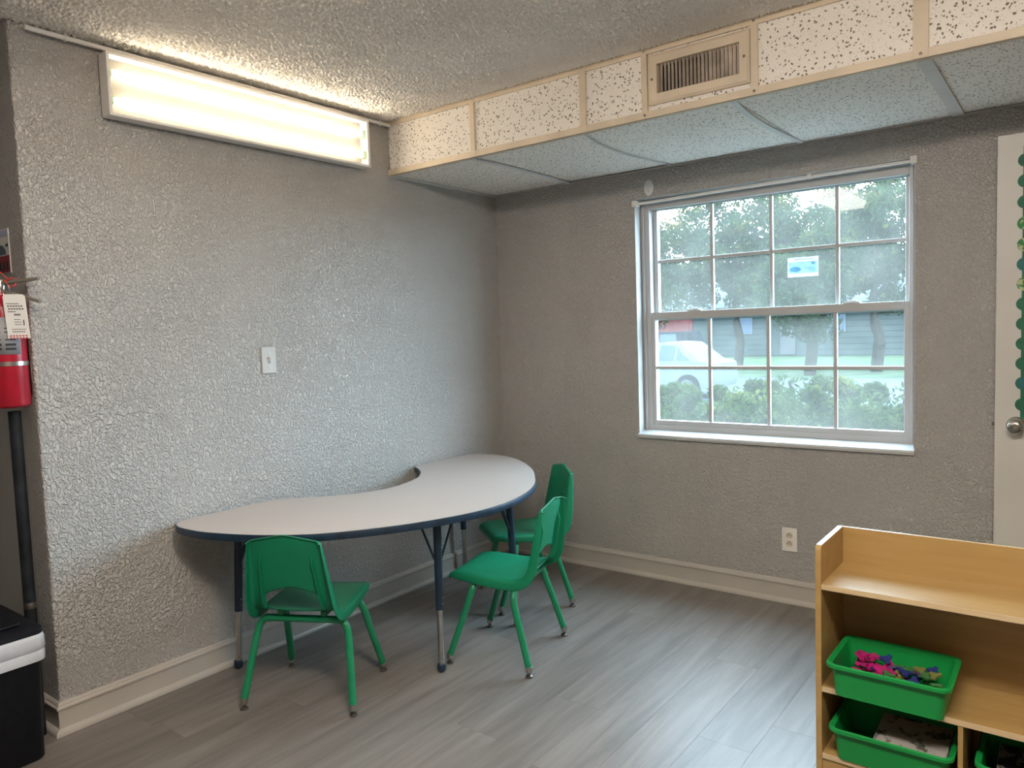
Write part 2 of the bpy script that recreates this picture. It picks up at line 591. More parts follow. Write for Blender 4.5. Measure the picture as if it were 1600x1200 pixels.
popcorn_sheet(0.0, 2.7, -3.0, -DS, 0.0036)
MB().prism([(-0.12, YE), (-0.008, YE), (-0.0035, YE + 0.001), (-0.001, YE + 0.0035), (0.0, YE + 0.008), (0.0, 0.0), (-0.12, 0.0)], 'z', 0, H).build('wall_left', M['wall'], kind='structure')
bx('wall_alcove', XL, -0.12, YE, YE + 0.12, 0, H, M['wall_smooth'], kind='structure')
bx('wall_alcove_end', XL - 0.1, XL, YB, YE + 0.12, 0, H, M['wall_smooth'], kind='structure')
bx('wall_right', XR, XR + 0.1, YB, 0.0, 0, H, M['wall'], kind='structure')
bx('wall_rear', XL, XR, YB - 0.1, YB, 0, H, M['wall'], kind='structure')
# window wall, one mesh around the opening
T = 0.16
mb = MB()
mb.box(-0.12, WX0, 0, T, 0, H).box(WX1, XR + 0.1, 0, T, 0, H).box(WX0, WX1, 0, T, 0, WZ0 - 0.02).box(WX0, WX1, 0, T, WZ1, H)
mb.build('wall_back', M['wall'], kind='structure')


def baseboard(name, p0, p1, nrm, ext0=0, ext1=0):
    """moulded skirting from p0 to p1 along a wall whose normal is nrm, with a shoe moulding"""
    d = Vector((p1[0] - p0[0], p1[1] - p0[1], 0)); L = d.length; d.normalize()
    n = Vector((nrm[0], nrm[1], 0))
    prof = [(0, 0), (0.012, 0), (0.012, 0.086), (0.018, 0.090), (0.018, 0.097), (0.012, 0.101), (0.011, 0.106), (0.007, 0.111), (0, 0.112)]
    shoe = [(0.012, 0), (0.030, 0)] + [(0.012 + 0.018 * math.cos(a), 0.004 + 0.018 * math.sin(a)) for a in np.linspace(0.1, PI / 2, 6)]
    out = []
    for nm, pr in (('board', prof), ('shoe_moulding', shoe)):
        mb = MB()
        k = len(pr)
        V = []
        for s, e in ((0.0, ext0), (L, ext1)):
            sg = -1 if s == 0 else 1
            for a, z in pr:
                q = Vector((p0[0], p0[1], 0)) + d * (s + sg * e * a) + n * a
                V.append((q.x, q.y, z))
        F = [tuple(range(k)), tuple(range(k, 2 * k))[::-1]] + [(i, (i + 1) % k, k + (i + 1) % k, k + i) for i in range(k)]
        mb.add(V, F)
        out.append(mb)
    root = out[0].build(name, M['base'], kind='structure')
    out[1].build('shoe_moulding', M['base'], root)
    return root


baseboard('baseboard_left', (0, YE), (0, 0), (1, 0), ext0=1, ext1=-1)
baseboard('baseboard_back', (0, 0), (2.56, 0), (0, -1), ext0=-1)
baseboard('baseboard_alcove', (XL, YE), (0, YE), (0, -1), ext1=1)

# ------------------------------------------------------------------ soffit of acoustic tiles
sof = struct_root('soffit', (0, -DS, ZS))
bx('core', 0.0, XR, -DS + 0.03, 0.0, ZS + 0.03, H, M['dark'], sof)
seams = [0.0, 0.567, 1.166, 1.450, 1.884, 2.412, 3.02, 3.63, 4.24, XR]
for i, (a, b) in enumerate(zip(seams[:-1], seams[1:])):
    mb = MB()
    if i == 3:      # tile cut out round the vent
        mb.box(a + 0.004, b - 0.004, -DS + 0.006, -DS + 0.022, ZS + 0.012, 2.235).box(a + 0.004, b - 0.004, -DS + 0.006, -DS + 0.022, 2.385, H - 0.004)
        mb.box(a + 0.004, 1.49, -DS + 0.006, -DS + 0.022, 2.235, 2.385).box(1.85, b - 0.004, -DS + 0.006, -DS + 0.022, 2.235, 2.385)
    else:
        mb.box(a + 0.004, b - 0.004, -DS + 0.006, -DS + 0.022, ZS + 0.012, H - 0.004)
    mb.build('tile', M['tile'], sof, bevel=0.002)
bseams = [0.0, 0.535, 1.157, 1.800, 2.418, 3.02, 3.63, 4.24, XR]
for i, (a, b) in enumerate(zip(bseams[:-1], bseams[1:])):
    tz = ZS + [0.006, 0.010, 0.006, 0.004, 0.007, 0.006, 0.006, 0.006][i]
    bx('tile', a + 0.004, b - 0.004, -DS + 0.024, -0.006, tz, tz + 0.016, M['tile'], sof, bevel=0.002)
# mouldings on the front edges
mb = MB(); mb.box(0, XR, -DS - 0.004, -DS + 0.022, ZS, ZS + 0.003).box(0, XR, -DS - 0.004, -DS, ZS, ZS + 0.030)
mb.build('lower_moulding', M['beige'], sof, bevel=0.001)
bx('upper_moulding', 0, XR, -DS - 0.003, -DS + 0.004, H - 0.028, H, M['beige'], sof, bevel=0.001)
for s, w_ in ((0.567, 0.026), (1.166, 0.030), (1.450, 0.024), (1.884, 0.026), (2.412, 0.044), (3.02, 0.03)):
    v_ = bx('seam_strip', s - w_ / 2, s + w_ / 2, -DS - 0.005, -DS + 0.006, ZS + 0.004, H - 0.004, M['beige'], sof, bevel=0.001)
    if s > 1.4:
        for zz in (ZS + 0.016, H - 0.014):
            MB().lathe([(0.005, 0), (0.005, -0.002), (0.003, -0.003), (0, -0.003)], (s, -DS - 0.005, zz), 10, 'y').build('screw', M['glide'], v_, smooth=True)
# cross bars on the underside (two of them have sagged into a bow)
for s, bow, w_ in ((0.535, 0.02, 0.022), (1.157, -0.07, 0.010), (1.800, -0.035, 0.026), (2.418, 0.0, 0.042)):
    mb = MB()
    n = 14
    V = []
    for i in range(n + 1):
        t = i / n
        yy = -DS + 0.02 + t * (DS - 0.024)
        xx = s + bow * 4 * t * (1 - t) * (1 - 0.5 * t)
        for dx, dz in ((-w_ / 2, 0), (w_ / 2, 0), (w_ / 2, 0.006), (-w_ / 2, 0.006)):
            V.append((xx + dx, yy, ZS - 0.001 + dz))
    F = []
    for i in range(n):
        for k in range(4):
            F.append((i * 4 + k, i * 4 + (k + 1) % 4, i * 4 + 4 + (k + 1) % 4, i * 4 + 4 + k))
    F += [(0, 1, 2, 3), (n * 4 + 3, n * 4 + 2, n * 4 + 1, n * 4)]
    mb.add(V, F).build('cross_bar', M['tbar'], sof)
bx('wall_angle', 0, XR, -0.02, 0.0, ZS - 0.002, ZS + 0.004, M['wall_smooth'], sof)
bx('wall_angle', 0, 0.016, -DS, 0.0, ZS - 0.003, ZS + 0.003, M['tbar'], sof)

# air vent in the soffit
VX0, VX1, VZ0, VZ1 = 1.466, 1.868, 2.214, 2.404
vent = thing('air_vent', ((VX0 + VX1) / 2, -DS, VZ0), 'beige metal air vent with upright dusty slats in the tiled soffit', 'air vent')
ox0, ox1, oz0, oz1 = VX0 + 0.040, VX1 - 0.036, VZ0 + 0.038, VZ1 - 0.040
mb = MB()
yf, yb_ = -DS - 0.010, -DS + 0.004
O = [(VX0, VZ0), (VX1, VZ0), (VX1, VZ1), (VX0, VZ1)]
B = [(VX0 + .010, VZ0 + .010), (VX1 - .010, VZ0 + .010), (VX1 - .010, VZ1 - .010), (VX0 + .010, VZ1 - .010)]
I = [(ox0, oz0), (ox1, oz0), (ox1, oz1), (ox0, oz1)]
V = [(a, yb_, b) for a, b in O] + [(a, -DS - 0.003, b) for a, b in O] + [(a, yf, b) for a, b in B] + [(a, yf, b) for a, b in I] + [(a, yb_ + .03, b) for a, b in I]
F = []
for lv in range(4):
    for k in range(4):
        F.append((lv * 4 + k, lv * 4 + (k + 1) % 4, lv * 4 + 4 + (k + 1) % 4, lv * 4 + 4 + k))
mb.add(V, F).build('frame', M['beige'], vent)
bx('duct_back', ox0 - 0.01, ox1 + 0.01, -DS + 0.032, -DS + 0.036, oz0 - 0.01, oz1 + 0.01, M['dark'], vent)
ns = 21
for i in range(ns):
    cx = ox0 + 0.014 + (ox1 - ox0 - 0.022) * i / (ns - 1)
    ang = math.radians(92 - 30 * i / ns + random.uniform(-6, 6))
    dx, dy = 0.0078 * math.cos(ang), 0.0078 * math.sin(ang)
    tx, ty = -math.sin(ang) * 0.0008, math.cos(ang) * 0.0008
    cy = -DS + 0.008
    pts = [(cx - dx - tx, cy - dy - ty), (cx + dx - tx, cy + dy - ty), (cx + dx + tx, cy + dy + ty), (cx - dx + tx, cy - dy + ty)]
    MB().prism(pts, 'z', oz0, oz1).build('slat', M['slat'], vent)
for zz, xx in (((VZ0 + VZ1) / 2, VX0 + 0.020), ((VZ0 + VZ1) / 2, VX1 - 0.018)):
    MB().lathe([(0.005, 0), (0.005, -0.002), (0.0, -0.004)], (xx, yf, zz), 10, 'y').build('screw', M['glide'], vent, smooth=True)

# ------------------------------------------------------------------ window
win = struct_root('window_1', ((WX0 + WX1) / 2, 0.08, WZ0))
FX0, FX1, FZ0, FZ1 = WX0 + 0.004, WX1 - 0.004, 0.795, WZ1 - 0.004
mb = MB()
fy0, fy1 = 0.066, 0.150
mb.box(FX0, FX0 + 0.050, fy0, fy1, FZ0, FZ1).box(FX1 - 0.030, FX1, fy0, fy1, FZ0, FZ1)
mb.box(FX0 + 0.05, FX1 - 0.03, fy0, fy1, FZ1 - 0.052, FZ1).box(FX0 + 0.05, FX1 - 0.03, fy0, fy1, FZ0, FZ0 + 0.030)
mb.build('frame', M['vinyl'], win, bevel=0.002)
mb = MB()
mb.box(FX0 + 0.014, FX0 + 0.022, fy0 - 0.010, fy0 - 0.0005, FZ0, FZ1).box(FX1 - 0.020, FX1 - 0.013, fy0 - 0.010, fy0 - 0.0005, FZ0, FZ1)
mb.box(FX0 + 0.022, FX1 - 0.020, fy0 - 0.010, fy0 - 0.0005, FZ1 - 0.016, FZ1 - 0.008)
mb.build('frame_bead', M['vinyl'], win)
# jamb liners and head: painted boards lining the recess
bx('jamb_liner', WX0 + 0.0005, WX0 + 0.004, 0.001, fy0, WZ0, WZ1 - 0.001, M['sill'], win)
bx('jamb_liner', WX1 - 0.004, WX1 - 0.0005, 0.001, fy0, WZ0, WZ1 - 0.001, M['sill'], win)
bx('head_liner', WX0 + 0.004, WX1 - 0.004, 0.001, fy0, WZ1 - 0.004, WZ1 - 0.0005, M['sill'], win)
pts = [(-0.016, 0.758), (-0.018, 0.770), (-0.014, 0.779), (0.0, 0.782), (0.066, 0.796), (0.15, 0.796), (0.15, 0.757)]
mb = MB(); mb.prism(pts, 'x', WX0 - 0.001, WX1 + 0.001).build('sill_board', M['sill'], win, bevel=0.0015)


def sash(name, x0, x1, z0, z1, y0, y1, stile, rail_b, rail_t, xs, zmid):
    mb = MB()
    mb.box(x0, x0 + stile, y0, y1, z0, z1).box(x1 - stile, x1, y0, y1, z0, z1)
    mb.box(x0 + stile, x1 - stile, y0, y1, z0, z0 + rail_b).box(x0 + stile, x1 - stile, y0, y1, z1 - rail_t, z1)
    s = mb.build(name, M['vinyl'], win, bevel=0.0025)
    gx0, gx1, gz0, gz1 = x0 + stile, x1 - stile, z0 + rail_b, z1 - rail_t
    ym = (y0 + y1) / 2
    mw = 0.0085
    edges = [gx0] + xs + [gx1]
    for xm in xs:
        bx('muntin', xm - mw, xm + mw, ym - 0.009, ym + 0.009, gz0, gz1, M['vinyl'], s, bevel=0.002)
    for a, b in zip(edges[:-1], edges[1:]):
        bx('muntin', a + (mw if a != gx0 else 0), b - (mw if b != gx1 else 0), ym - 0.0085, ym + 0.0085, zmid - mw, zmid + mw, M['vinyl'], s, bevel=0.002)
        for (c, d) in ((gz0, zmid - mw), (zmid + mw, gz1)):
            bx('pane', a + (mw if a != gx0 else 0), b - (mw if b != gx1 else 0), ym - 0.0015, ym + 0.0015, c, d, M['glass'], s)
    return s


up = sash('upper_sash', 0.985, 2.228, 1.385, 1.976, 0.108, 0.140, 0.024, 0.040, 0.006, [1.309, 1.612, 1.918], 1.699)
lo = sash('lower_sash', 0.972, 2.238, 0.812, 1.428, 0.070, 0.100, 0.032, 0.036, 0.038, [1.305, 1.606, 1.917], 1.131)
for lx in (1.226, 1.990):
    mb = MB(); mb.box(lx - 0.035, lx + 0.035, 0.072, 0.104, 1.428, 1.434).tube([(lx - 0.022, 0.086, 1.437), (lx, 0.084, 1.4395), (lx + 0.022, 0.086, 1.437)], 0.004, 8)
    mb.build('sash_lock', M['vinyl'], lo, bevel=0.001)
# small printed notice taped to the glass (upper sash)
nx0, nx1, nz0, nz1, ny = 1.690, 1.832, 1.567, 1.660, 0.1195
notice = thing('window_notice', ((nx0 + nx1) / 2, ny, nz0), 'small pale blue printed notice taped to the upper window pane', 'notice')
def backlit_paper(name, col, t):
    m, nt, bs = base_mat(name)
    v = coords(nt); n_ = N(nt, 'ShaderNodeTexNoise', Scale=40.0); nt.links.new(v, n_.inputs['Vector'])
    c = ramp(nt, n_.outputs['Fac'], [(0.3, tuple(x * .92 for x in col)), (0.7, col)])
    d = N(nt, 'ShaderNodeBsdfDiffuse'); tl = N(nt, 'ShaderNodeBsdfTranslucent'); mx = N(nt, 'ShaderNodeMixShader'); mx.inputs[0].default_value = t
    nt.links.new(c, d.inputs[0]); nt.links.new(c, tl.inputs[0]); nt.links.new(d.outputs[0], mx.inputs[1]); nt.links.new(tl.outputs[0], mx.inputs[2])
    nt.links.new(mx.outputs[0], nt.nodes['Material Output'].inputs['Surface'])
    return m


npm = backlit_paper('notice_paper', (0.80, 0.85, 0.87), 0.38)
bx('sheet', nx0, nx1, ny, ny + 0.0008, nz0, nz1, npm, notice)
cy1, cy2 = backlit_paper('pale_cyan_print', (0.78, 0.88, 0.93), 0.90), backlit_paper('deep_cyan_print', (0.60, 0.82, 0.90), 0.90)
bx('picture', nx0 + 0.005, nx1 - 0.005, ny - 0.0006, ny - 0.0001, nz0 + 0.016, nz1 - 0.020, cy1, notice)
MB().prism([(nx0 + 0.036 + 0.027 * math.cos(a), nz0 + 0.037 + 0.012 * math.sin(a)) for a in np.linspace(0, 2 * PI, 15)[:-1]], 'y', ny - 0.0010, ny - 0.0007).build('print', cy2, notice)
for (a, b, c, d) in ((.100, .128, .026, .029), (.100, .128, .033, .036), (.100, .122, .040, .043), (.112, .126, .056, .066)):
    bx('print', nx0 + a, nx0 + b, ny - 0.0010, ny - 0.0007, nz0 + c, nz0 + d, cy2, notice)
for k in range(9):
    bx('print', nx0 + 0.030 + k * 0.0105, nx0 + 0.036 + k * 0.0105, ny - 0.0006, ny - 0.0001, nz1 - 0.013, nz1 - 0.006, backlit_paper('mauve_print', (0.60, 0.52, 0.56), 0.85) if k == 0 else bpy.data.materials['mauve_print'], notice)

# curtain rod in the head of the recess
rod = thing('curtain_rod', (1.6, 0.02, 1.99), 'thin white curtain rod with end brackets across the window head', 'curtain rod')
mb = MB(); mb.tube([(0.938, 0.018, 2.004), (2.252, 0.018, 2.018)], 0.008, 12).build('rod', M['white'], rod, smooth=True)
for xx, zz in ((0.934, 2.004), (2.256, 2.018)):
    s = 1 if xx < 1.5 else -1
    mb = MB(); mb.box(min(xx - s * 0.012, xx + s * 0.016), max(xx - s * 0.012, xx + s * 0.016), -0.012, 0.032, zz - 0.016, zz + 0.016)
    mb.build('bracket', M['white'], rod, bevel=0.003)
mb = MB(); mb.box(1.815, 1.835, 0.004, 0.026, 2.004, 2.026).build('bracket', M['white'], rod, bevel=0.002)

# ------------------------------------------------------------------ wall light
fix = thing('fluorescent_light', (0, -1.67, 2.17), 'long white lit two tube fluorescent fixture mounted flat on the left wall', 'light fixture')
LY0, LY1, LZ0, LZ1, LX = -2.286, -1.056, 2.172, 2.394, 0.058
mb = MB()
bx('back_pan', 0.001, 0.006, LY0, LY1, LZ0, LZ1, M['pan'], fix)
mb.box(0.006, LX, LY0, LY0 + 0.004, LZ0, LZ1).box(0.006, LX, LY1 - 0.004, LY1, LZ0, LZ1)
mb.box(0.006, LX, LY0 + 0.004, LY1 - 0.004, LZ0, LZ0 + 0.004).box(0.006, LX, LY0 + 0.004, LY1 - 0.004, LZ1 - 0.004, LZ1)
mb.build('housing', M['white'], fix)
mb = MB()
fr = 0.010
mb.box(LX, LX + 0.008, LY0 - 0.001, LY1 + 0.001, LZ0 - 0.001, LZ0 + fr).box(LX, LX + 0.008, LY0 - 0.001, LY1 + 0.001, LZ1 - fr, LZ1 + 0.001)
mb.box(LX, LX + 0.008, LY0 - 0.001, LY0 + fr, LZ0 + fr, LZ1 - fr).box(LX, LX + 0.008, LY1 - fr - 0.004, LY1 + 0.001, LZ0 + fr, LZ1 - fr)
mb.build('lens_frame', M['white'], fix, bevel=0.0015)
bx('lens', LX + 0.002, LX + 0.004, LY0 + fr, LY1 - fr - 0.004, LZ0 + fr, LZ1 - fr, M['lens'], fix)
for zz in (LZ0 + 0.062, LZ1 - 0.062):
    t_ = MB().tube([(0.030, LY0 + 0.035, zz), (0.030, LY1 - 0.035, zz)], 0.0125, 14).build('tube', M['tube'], fix, smooth=True)
    for yy in (LY0 + 0.006, LY1 - 0.026):
        bx('lampholder', 0.012, 0.046, yy, yy + 0.020, zz - 0.017, zz + 0.017, M['socket'], t_, bevel=0.002)

pipe = thing('conduit', (0.03, -1.7, 2.40), 'thin white pipe running under the ceiling above the wall light', 'pipe')
mb = MB(); mb.tube([(0.030, -2.530, 2.412), (0.030, -1.7, 2.4125), (0.030, -0.885, 2.410)], 0.0085, 12).build('tube', M['white'], pipe, smooth=True)
for yy in (-2.405, -0.950):
    mb = MB()
    arc = [(0.030 + 0.0115 * math.cos(a), yy, 2.412 + 0.0115 * math.sin(a)) for a in np.linspace(-2.4, 1.57, 10)] + [(0.030, yy, 2.4385)]
    mb.tube(arc, 0.0028, 8)
    mb.build('clip', M['white'], pipe, smooth=True)

# ------------------------------------------------------------------ switch, outlet, adhesive hook
sw = thing('light_switch', (0.0, -1.649, 1.264 - 0.058), 'grey painted toggle light switch plate alone on the left wall', 'light switch')
bx('plate', 0.0005, 0.007, -1.649 - 0.036, -1.649 + 0.036, 1.264 - 0.058, 1.264 + 0.058, plain('switch_plate', (0.52, 0.50, 0.47), 0.4), sw, bevel=0.003)
bx('toggle_slot', 0.0066, 0.0074, -1.649 - 0.006, -1.649 + 0.006, 1.264 - 0.013, 1.264 + 0.013, plain('switch_slot', (0.20, 0.19, 0.18), 0.6), sw)
MB().add([(0.007, -1.654, 1.2585), (0.007, -1.644, 1.2585), (0.007, -1.644, 1.274), (0.007, -1.654, 1.274), (0.019, -1.6525, 1.275), (0.019, -1.6455, 1.275), (0.019, -1.6455, 1.281), (0.019, -1.6525, 1.281)],
         [(0, 1, 2, 3), (4, 5, 6, 7), (0, 1, 5, 4), (1, 2, 6, 5), (2, 3, 7, 6), (3, 0, 4, 7)]).build('toggle', M['paper'], sw, bevel=0.001)
for zz in (1.264 - 0.030, 1.264 + 0.030):
    MB().lathe([(0.0035, 0.007), (0.003, 0.0082), (0, 0.0084)], (0, -1.649, zz), 10, 'x').build('screw', M['steel'], sw, smooth=True)

oc = (1.726, 0.309)
outl = thing('power_outlet', (oc[0], 0, oc[1] - 0.058), 'white duplex power outlet low on the wall beneath the window', 'power outlet')
bx('plate', oc[0] - 0.036, oc[0] + 0.036, -0.007, -0.0005, oc[1] - 0.058, oc[1] + 0.058, plain('outlet_plate', (0.76, 0.72, 0.68), 0.35), outl, bevel=0.003)
for zz in (oc[1] - 0.019, oc[1] + 0.021):
    pr = []
    for a in np.linspace(0, 2 * PI, 25)[:-1]:
        pr.append((oc[0] + 0.017 * math.cos(a), zz + max(-0.0135, min(0.0135, 0.017 * math.sin(a)))))
    r_ = MB().prism(pr, 'y', -0.0095, -0.0065).build('receptacle', M['ivory'], outl)
    for dx, hh in ((-0.0065, 0.0048), (0.0065, 0.0040)):
        bx('slot', oc[0] + dx - 0.0016, oc[0] + dx + 0.0016, -0.0098, -0.0094, zz - hh, zz + hh, M['dark'], r_)
    MB().prism([(oc[0] + 0.003 * math.cos(a), zz + 0.009 + 0.003 * math.sin(a)) for a in np.linspace(0, 2 * PI, 9)[:-1]], 'y', -0.0098, -0.0094).build('slot', M['dark'], r_)

hook = MB()
hook.lathe([(0, -0.010), (0.020, -0.009), (0.027, -0.005), (0.028, -0.0005)], (0, 0, 0), 24, 'y')
hook.v = [(a + 1.020, b, c * 1.5 + 2.076) for a, b, c in hook.v]
hk = thing('adhesive_hook', (1.02, 0, 2.04), 'small white oval plastic hook above the window corner', 'hook')
hook.build('pad', M['white'], hk, smooth=True)
MB().tube([(1.020, -0.006, 2.060), (1.020, -0.018, 2.055), (1.020, -0.022, 2.064)], 0.004, 8).build('prong', M['white'], hk, smooth=True)

# ------------------------------------------------------------------ open door folded against the window wall
dx0, dx1, dy0, dy1 = 2.555, 3.37, -0.052, -0.017
dr = struct_root('door_1', (2.96, -0.035, 0.0))
bx('slab', dx0, dx1, dy0, dy1, 0.012, 2.051, M['door'], dr, bevel=0.002)
kx, kz = 2.628, 0.913
MB().lathe([(0.034, dy0), (0.034, dy0 - 0.004), (0.027, dy0 - 0.010), (0.013, dy0 - 0.014), (0.012, dy0 - 0.030), (0.020, dy0 - 0.036), (0.028, dy0 - 0.044), (0.029, dy0 - 0.056), (0.024, dy0 - 0.064), (0.012, dy0 - 0.067), (0.010, dy0 - 0.063), (0, dy0 - 0.063)],
           (kx, 0, kz), 28, 'y').build('knob', M['steel'], dr, smooth=True, angle=60)
lt = MB().box(dx0 - 0.0015, dx0 + 0.001, dy0 + 0.008, dy1 - 0.008, kz - 0.028, kz + 0.028).build('latch_plate', M['steel'], dr)
bx('bolt', dx0 - 0.010, dx0 - 0.001, dy0 + 0.012, dy1 - 0.012, kz - 0.007, kz + 0.007, M['glide'], lt)
border = thing('scalloped_border', (2.665, dy0, 0.95), 'green scalloped paper border strip stapled down the white door', 'paper border')
g1, g2, g3 = plain('border_green', (0.015, 0.14, 0.075), 0.6, var=0.2, scale=30), plain('border_teal', (0.015, 0.14, 0.135), 0.6, var=0.2, scale=30), print_mat('border_leaf', (0.03, 0.20, 0.06), [((0.45, 0.50, 0.28), 0.52)], 60)
bx('strip', 2.640, 2.700, dy0 - 0.0016, dy0 - 0.0004, 0.94, 2.000, g1, border)
for k, zz in enumerate((1.945, 1.866, 1.786, 1.704, 1.622, 1.546, 1.469, 1.392, 1.314, 1.236, 1.158, 1.080, 0.996)):
    MB().prism([(2.648 + 0.026 * math.cos(a), zz + 0.026 * math.sin(a)) for a in np.linspace(0, 2 * PI, 19)[:-1]], 'y', dy0 - 0.0030, dy0 - 0.0017).build('scallop', (g1, g1, g1, g3, g3, g2, g3, g1, g1, g1, g1, g2, g1)[k], border)

# ------------------------------------------------------------------ kidney table
tz = 0.655
tbl = thing('kidney_table', (0.5, -1.22, 0), 'kidney shaped activity table with grey top and navy edge against the wall', 'table')
outer = [(0.024, -0.800), (0.015, -0.760), (0.015, -0.60), (0.018, -0.42), (0.060, -0.338), (0.150, -0.312), (0.270, -0.325), (0.395, -0.385), (0.512, -0.472), (0.640, -0.590), (0.757, -0.735), (0.850, -0.870), (0.925, -1.040), (0.962, -1.220), (0.955, -1.390), (0.905, -1.560),
         (0.815, -1.745), (0.672, -1.935), (0.500, -2.058), (0.300, -2.138), (0.170, -2.158), (0.080, -2.150), (0.028, -2.110), (0.016, -2.040), (0.016, -1.86), (0.030, -1.690)]
inner = [(0.060, -1.640), (0.165, -1.540), (0.262, -1.415), (0.308, -1.245), (0.265, -1.045), (0.180, -0.920), (0.100, -0.850), (0.058, -0.822)]
out_pts = [(p.x, p.y) for p in spline([(a, b, 0) for a, b in outer + inner], 6, closed=True)]
mb = MB(); mb.prism(out_pts, 'z', tz - 0.028, tz).build('tabletop', M['laminate'], tbl, angle=30)


def offset(pts, d):
    n = len(pts); res = []
    area = sum(pts[i][0] * pts[(i + 1) % n][1] - pts[(i + 1) % n][0] * pts[i][1] for i in range(n))
    sg = 1 if area > 0 else -1
    for i in range(n):
        a, b = Vector(pts[i - 1]), Vector(pts[(i + 1) % n])
        t = (b - a).normalized()
        res.append((pts[i][0] + sg * t.y * d, pts[i][1] - sg * t.x * d))
    return res


mb = MB()
prof = [(0.0, -0.0285), (0.0028, -0.0275), (0.0042, -0.022), (0.0046, -0.014), (0.0040, -0.006), (0.0026, -0.0012), (0.0, -0.0002)]
n = len(out_pts); V = []; F = []
for d, z in prof:
    V += [(a, b, tz + z) for a, b in offset(out_pts, d + 0.0003)]
for i in range(len(prof) - 1):
    for k in range(n):
        F.append((i * n + k, i * n + (k + 1) % n, (i + 1) * n + (k + 1) % n, (i + 1) * n + k))
mb.add(V, F).build('edge_band', M['navy'], tbl, smooth=True, solid=0.0006)
legs = [((0.804, -1.482), (0.800, -1.470), 0.255), ((0.066, -1.920), (0.105, -1.905), 0.245), ((0.779, -0.936), (0.760, -0.952), 0.190), ((0.062, -0.480), (0.075, -0.490), 0.250)]
for (fx, fy), (tx, ty), zj in legs:
    def on(z):
        k = z / 0.627
        return (fx + (tx - fx) * k, fy + (ty - fy) * k, z)
    lg = MB().tube([on(zj), on(0.622)], 0.0165, 16).build('leg', M['navy_tube'], tbl, smooth=True)
    MB().tube([on(0.034), on(zj + 0.01)], 0.0125, 16).build('leg_insert', M['chrome'], lg, smooth=True)
    MB().lathe([(0.0, 0.001), (0.010, 0.001), (0.017, 0.008), (0.019, 0.018), (0.017, 0.030), (0.0145, 0.037), (0, 0.038)], (fx, fy, 0), 16).build('foot', M['navy_tube'], lg, smooth=True, angle=180)
    c = Vector((0.52 - tx, -1.22 - ty, 0)).normalized()
    pr = Vector((-c.y, c.x, 0))
    a0 = Vector(on(0.42))
    for s in (-1, 1):
        q = (c * 0.055 + pr * s * 0.075)
        MB().tube([a0, (tx + q.x, ty + q.y, 0.622)], 0.0048, 8).build('brace', M['navy_tube'], lg, smooth=True)
    MB().lathe([(0.042, 0.620), (0.042, 0.6265)], (tx, ty, 0), 20).build('mounting_plate', M['navy_tube'], lg)
    for zz in (zj + 0.025, zj + 0.05):
        p = on(zz)
        MB().lathe([(0.003, 0), (0.003, 0.001), (0, 0.001)], (p[0] + 0.0163, p[1], p[2]), 8, 'x').build('adjustment_hole', M['chrome'], lg)

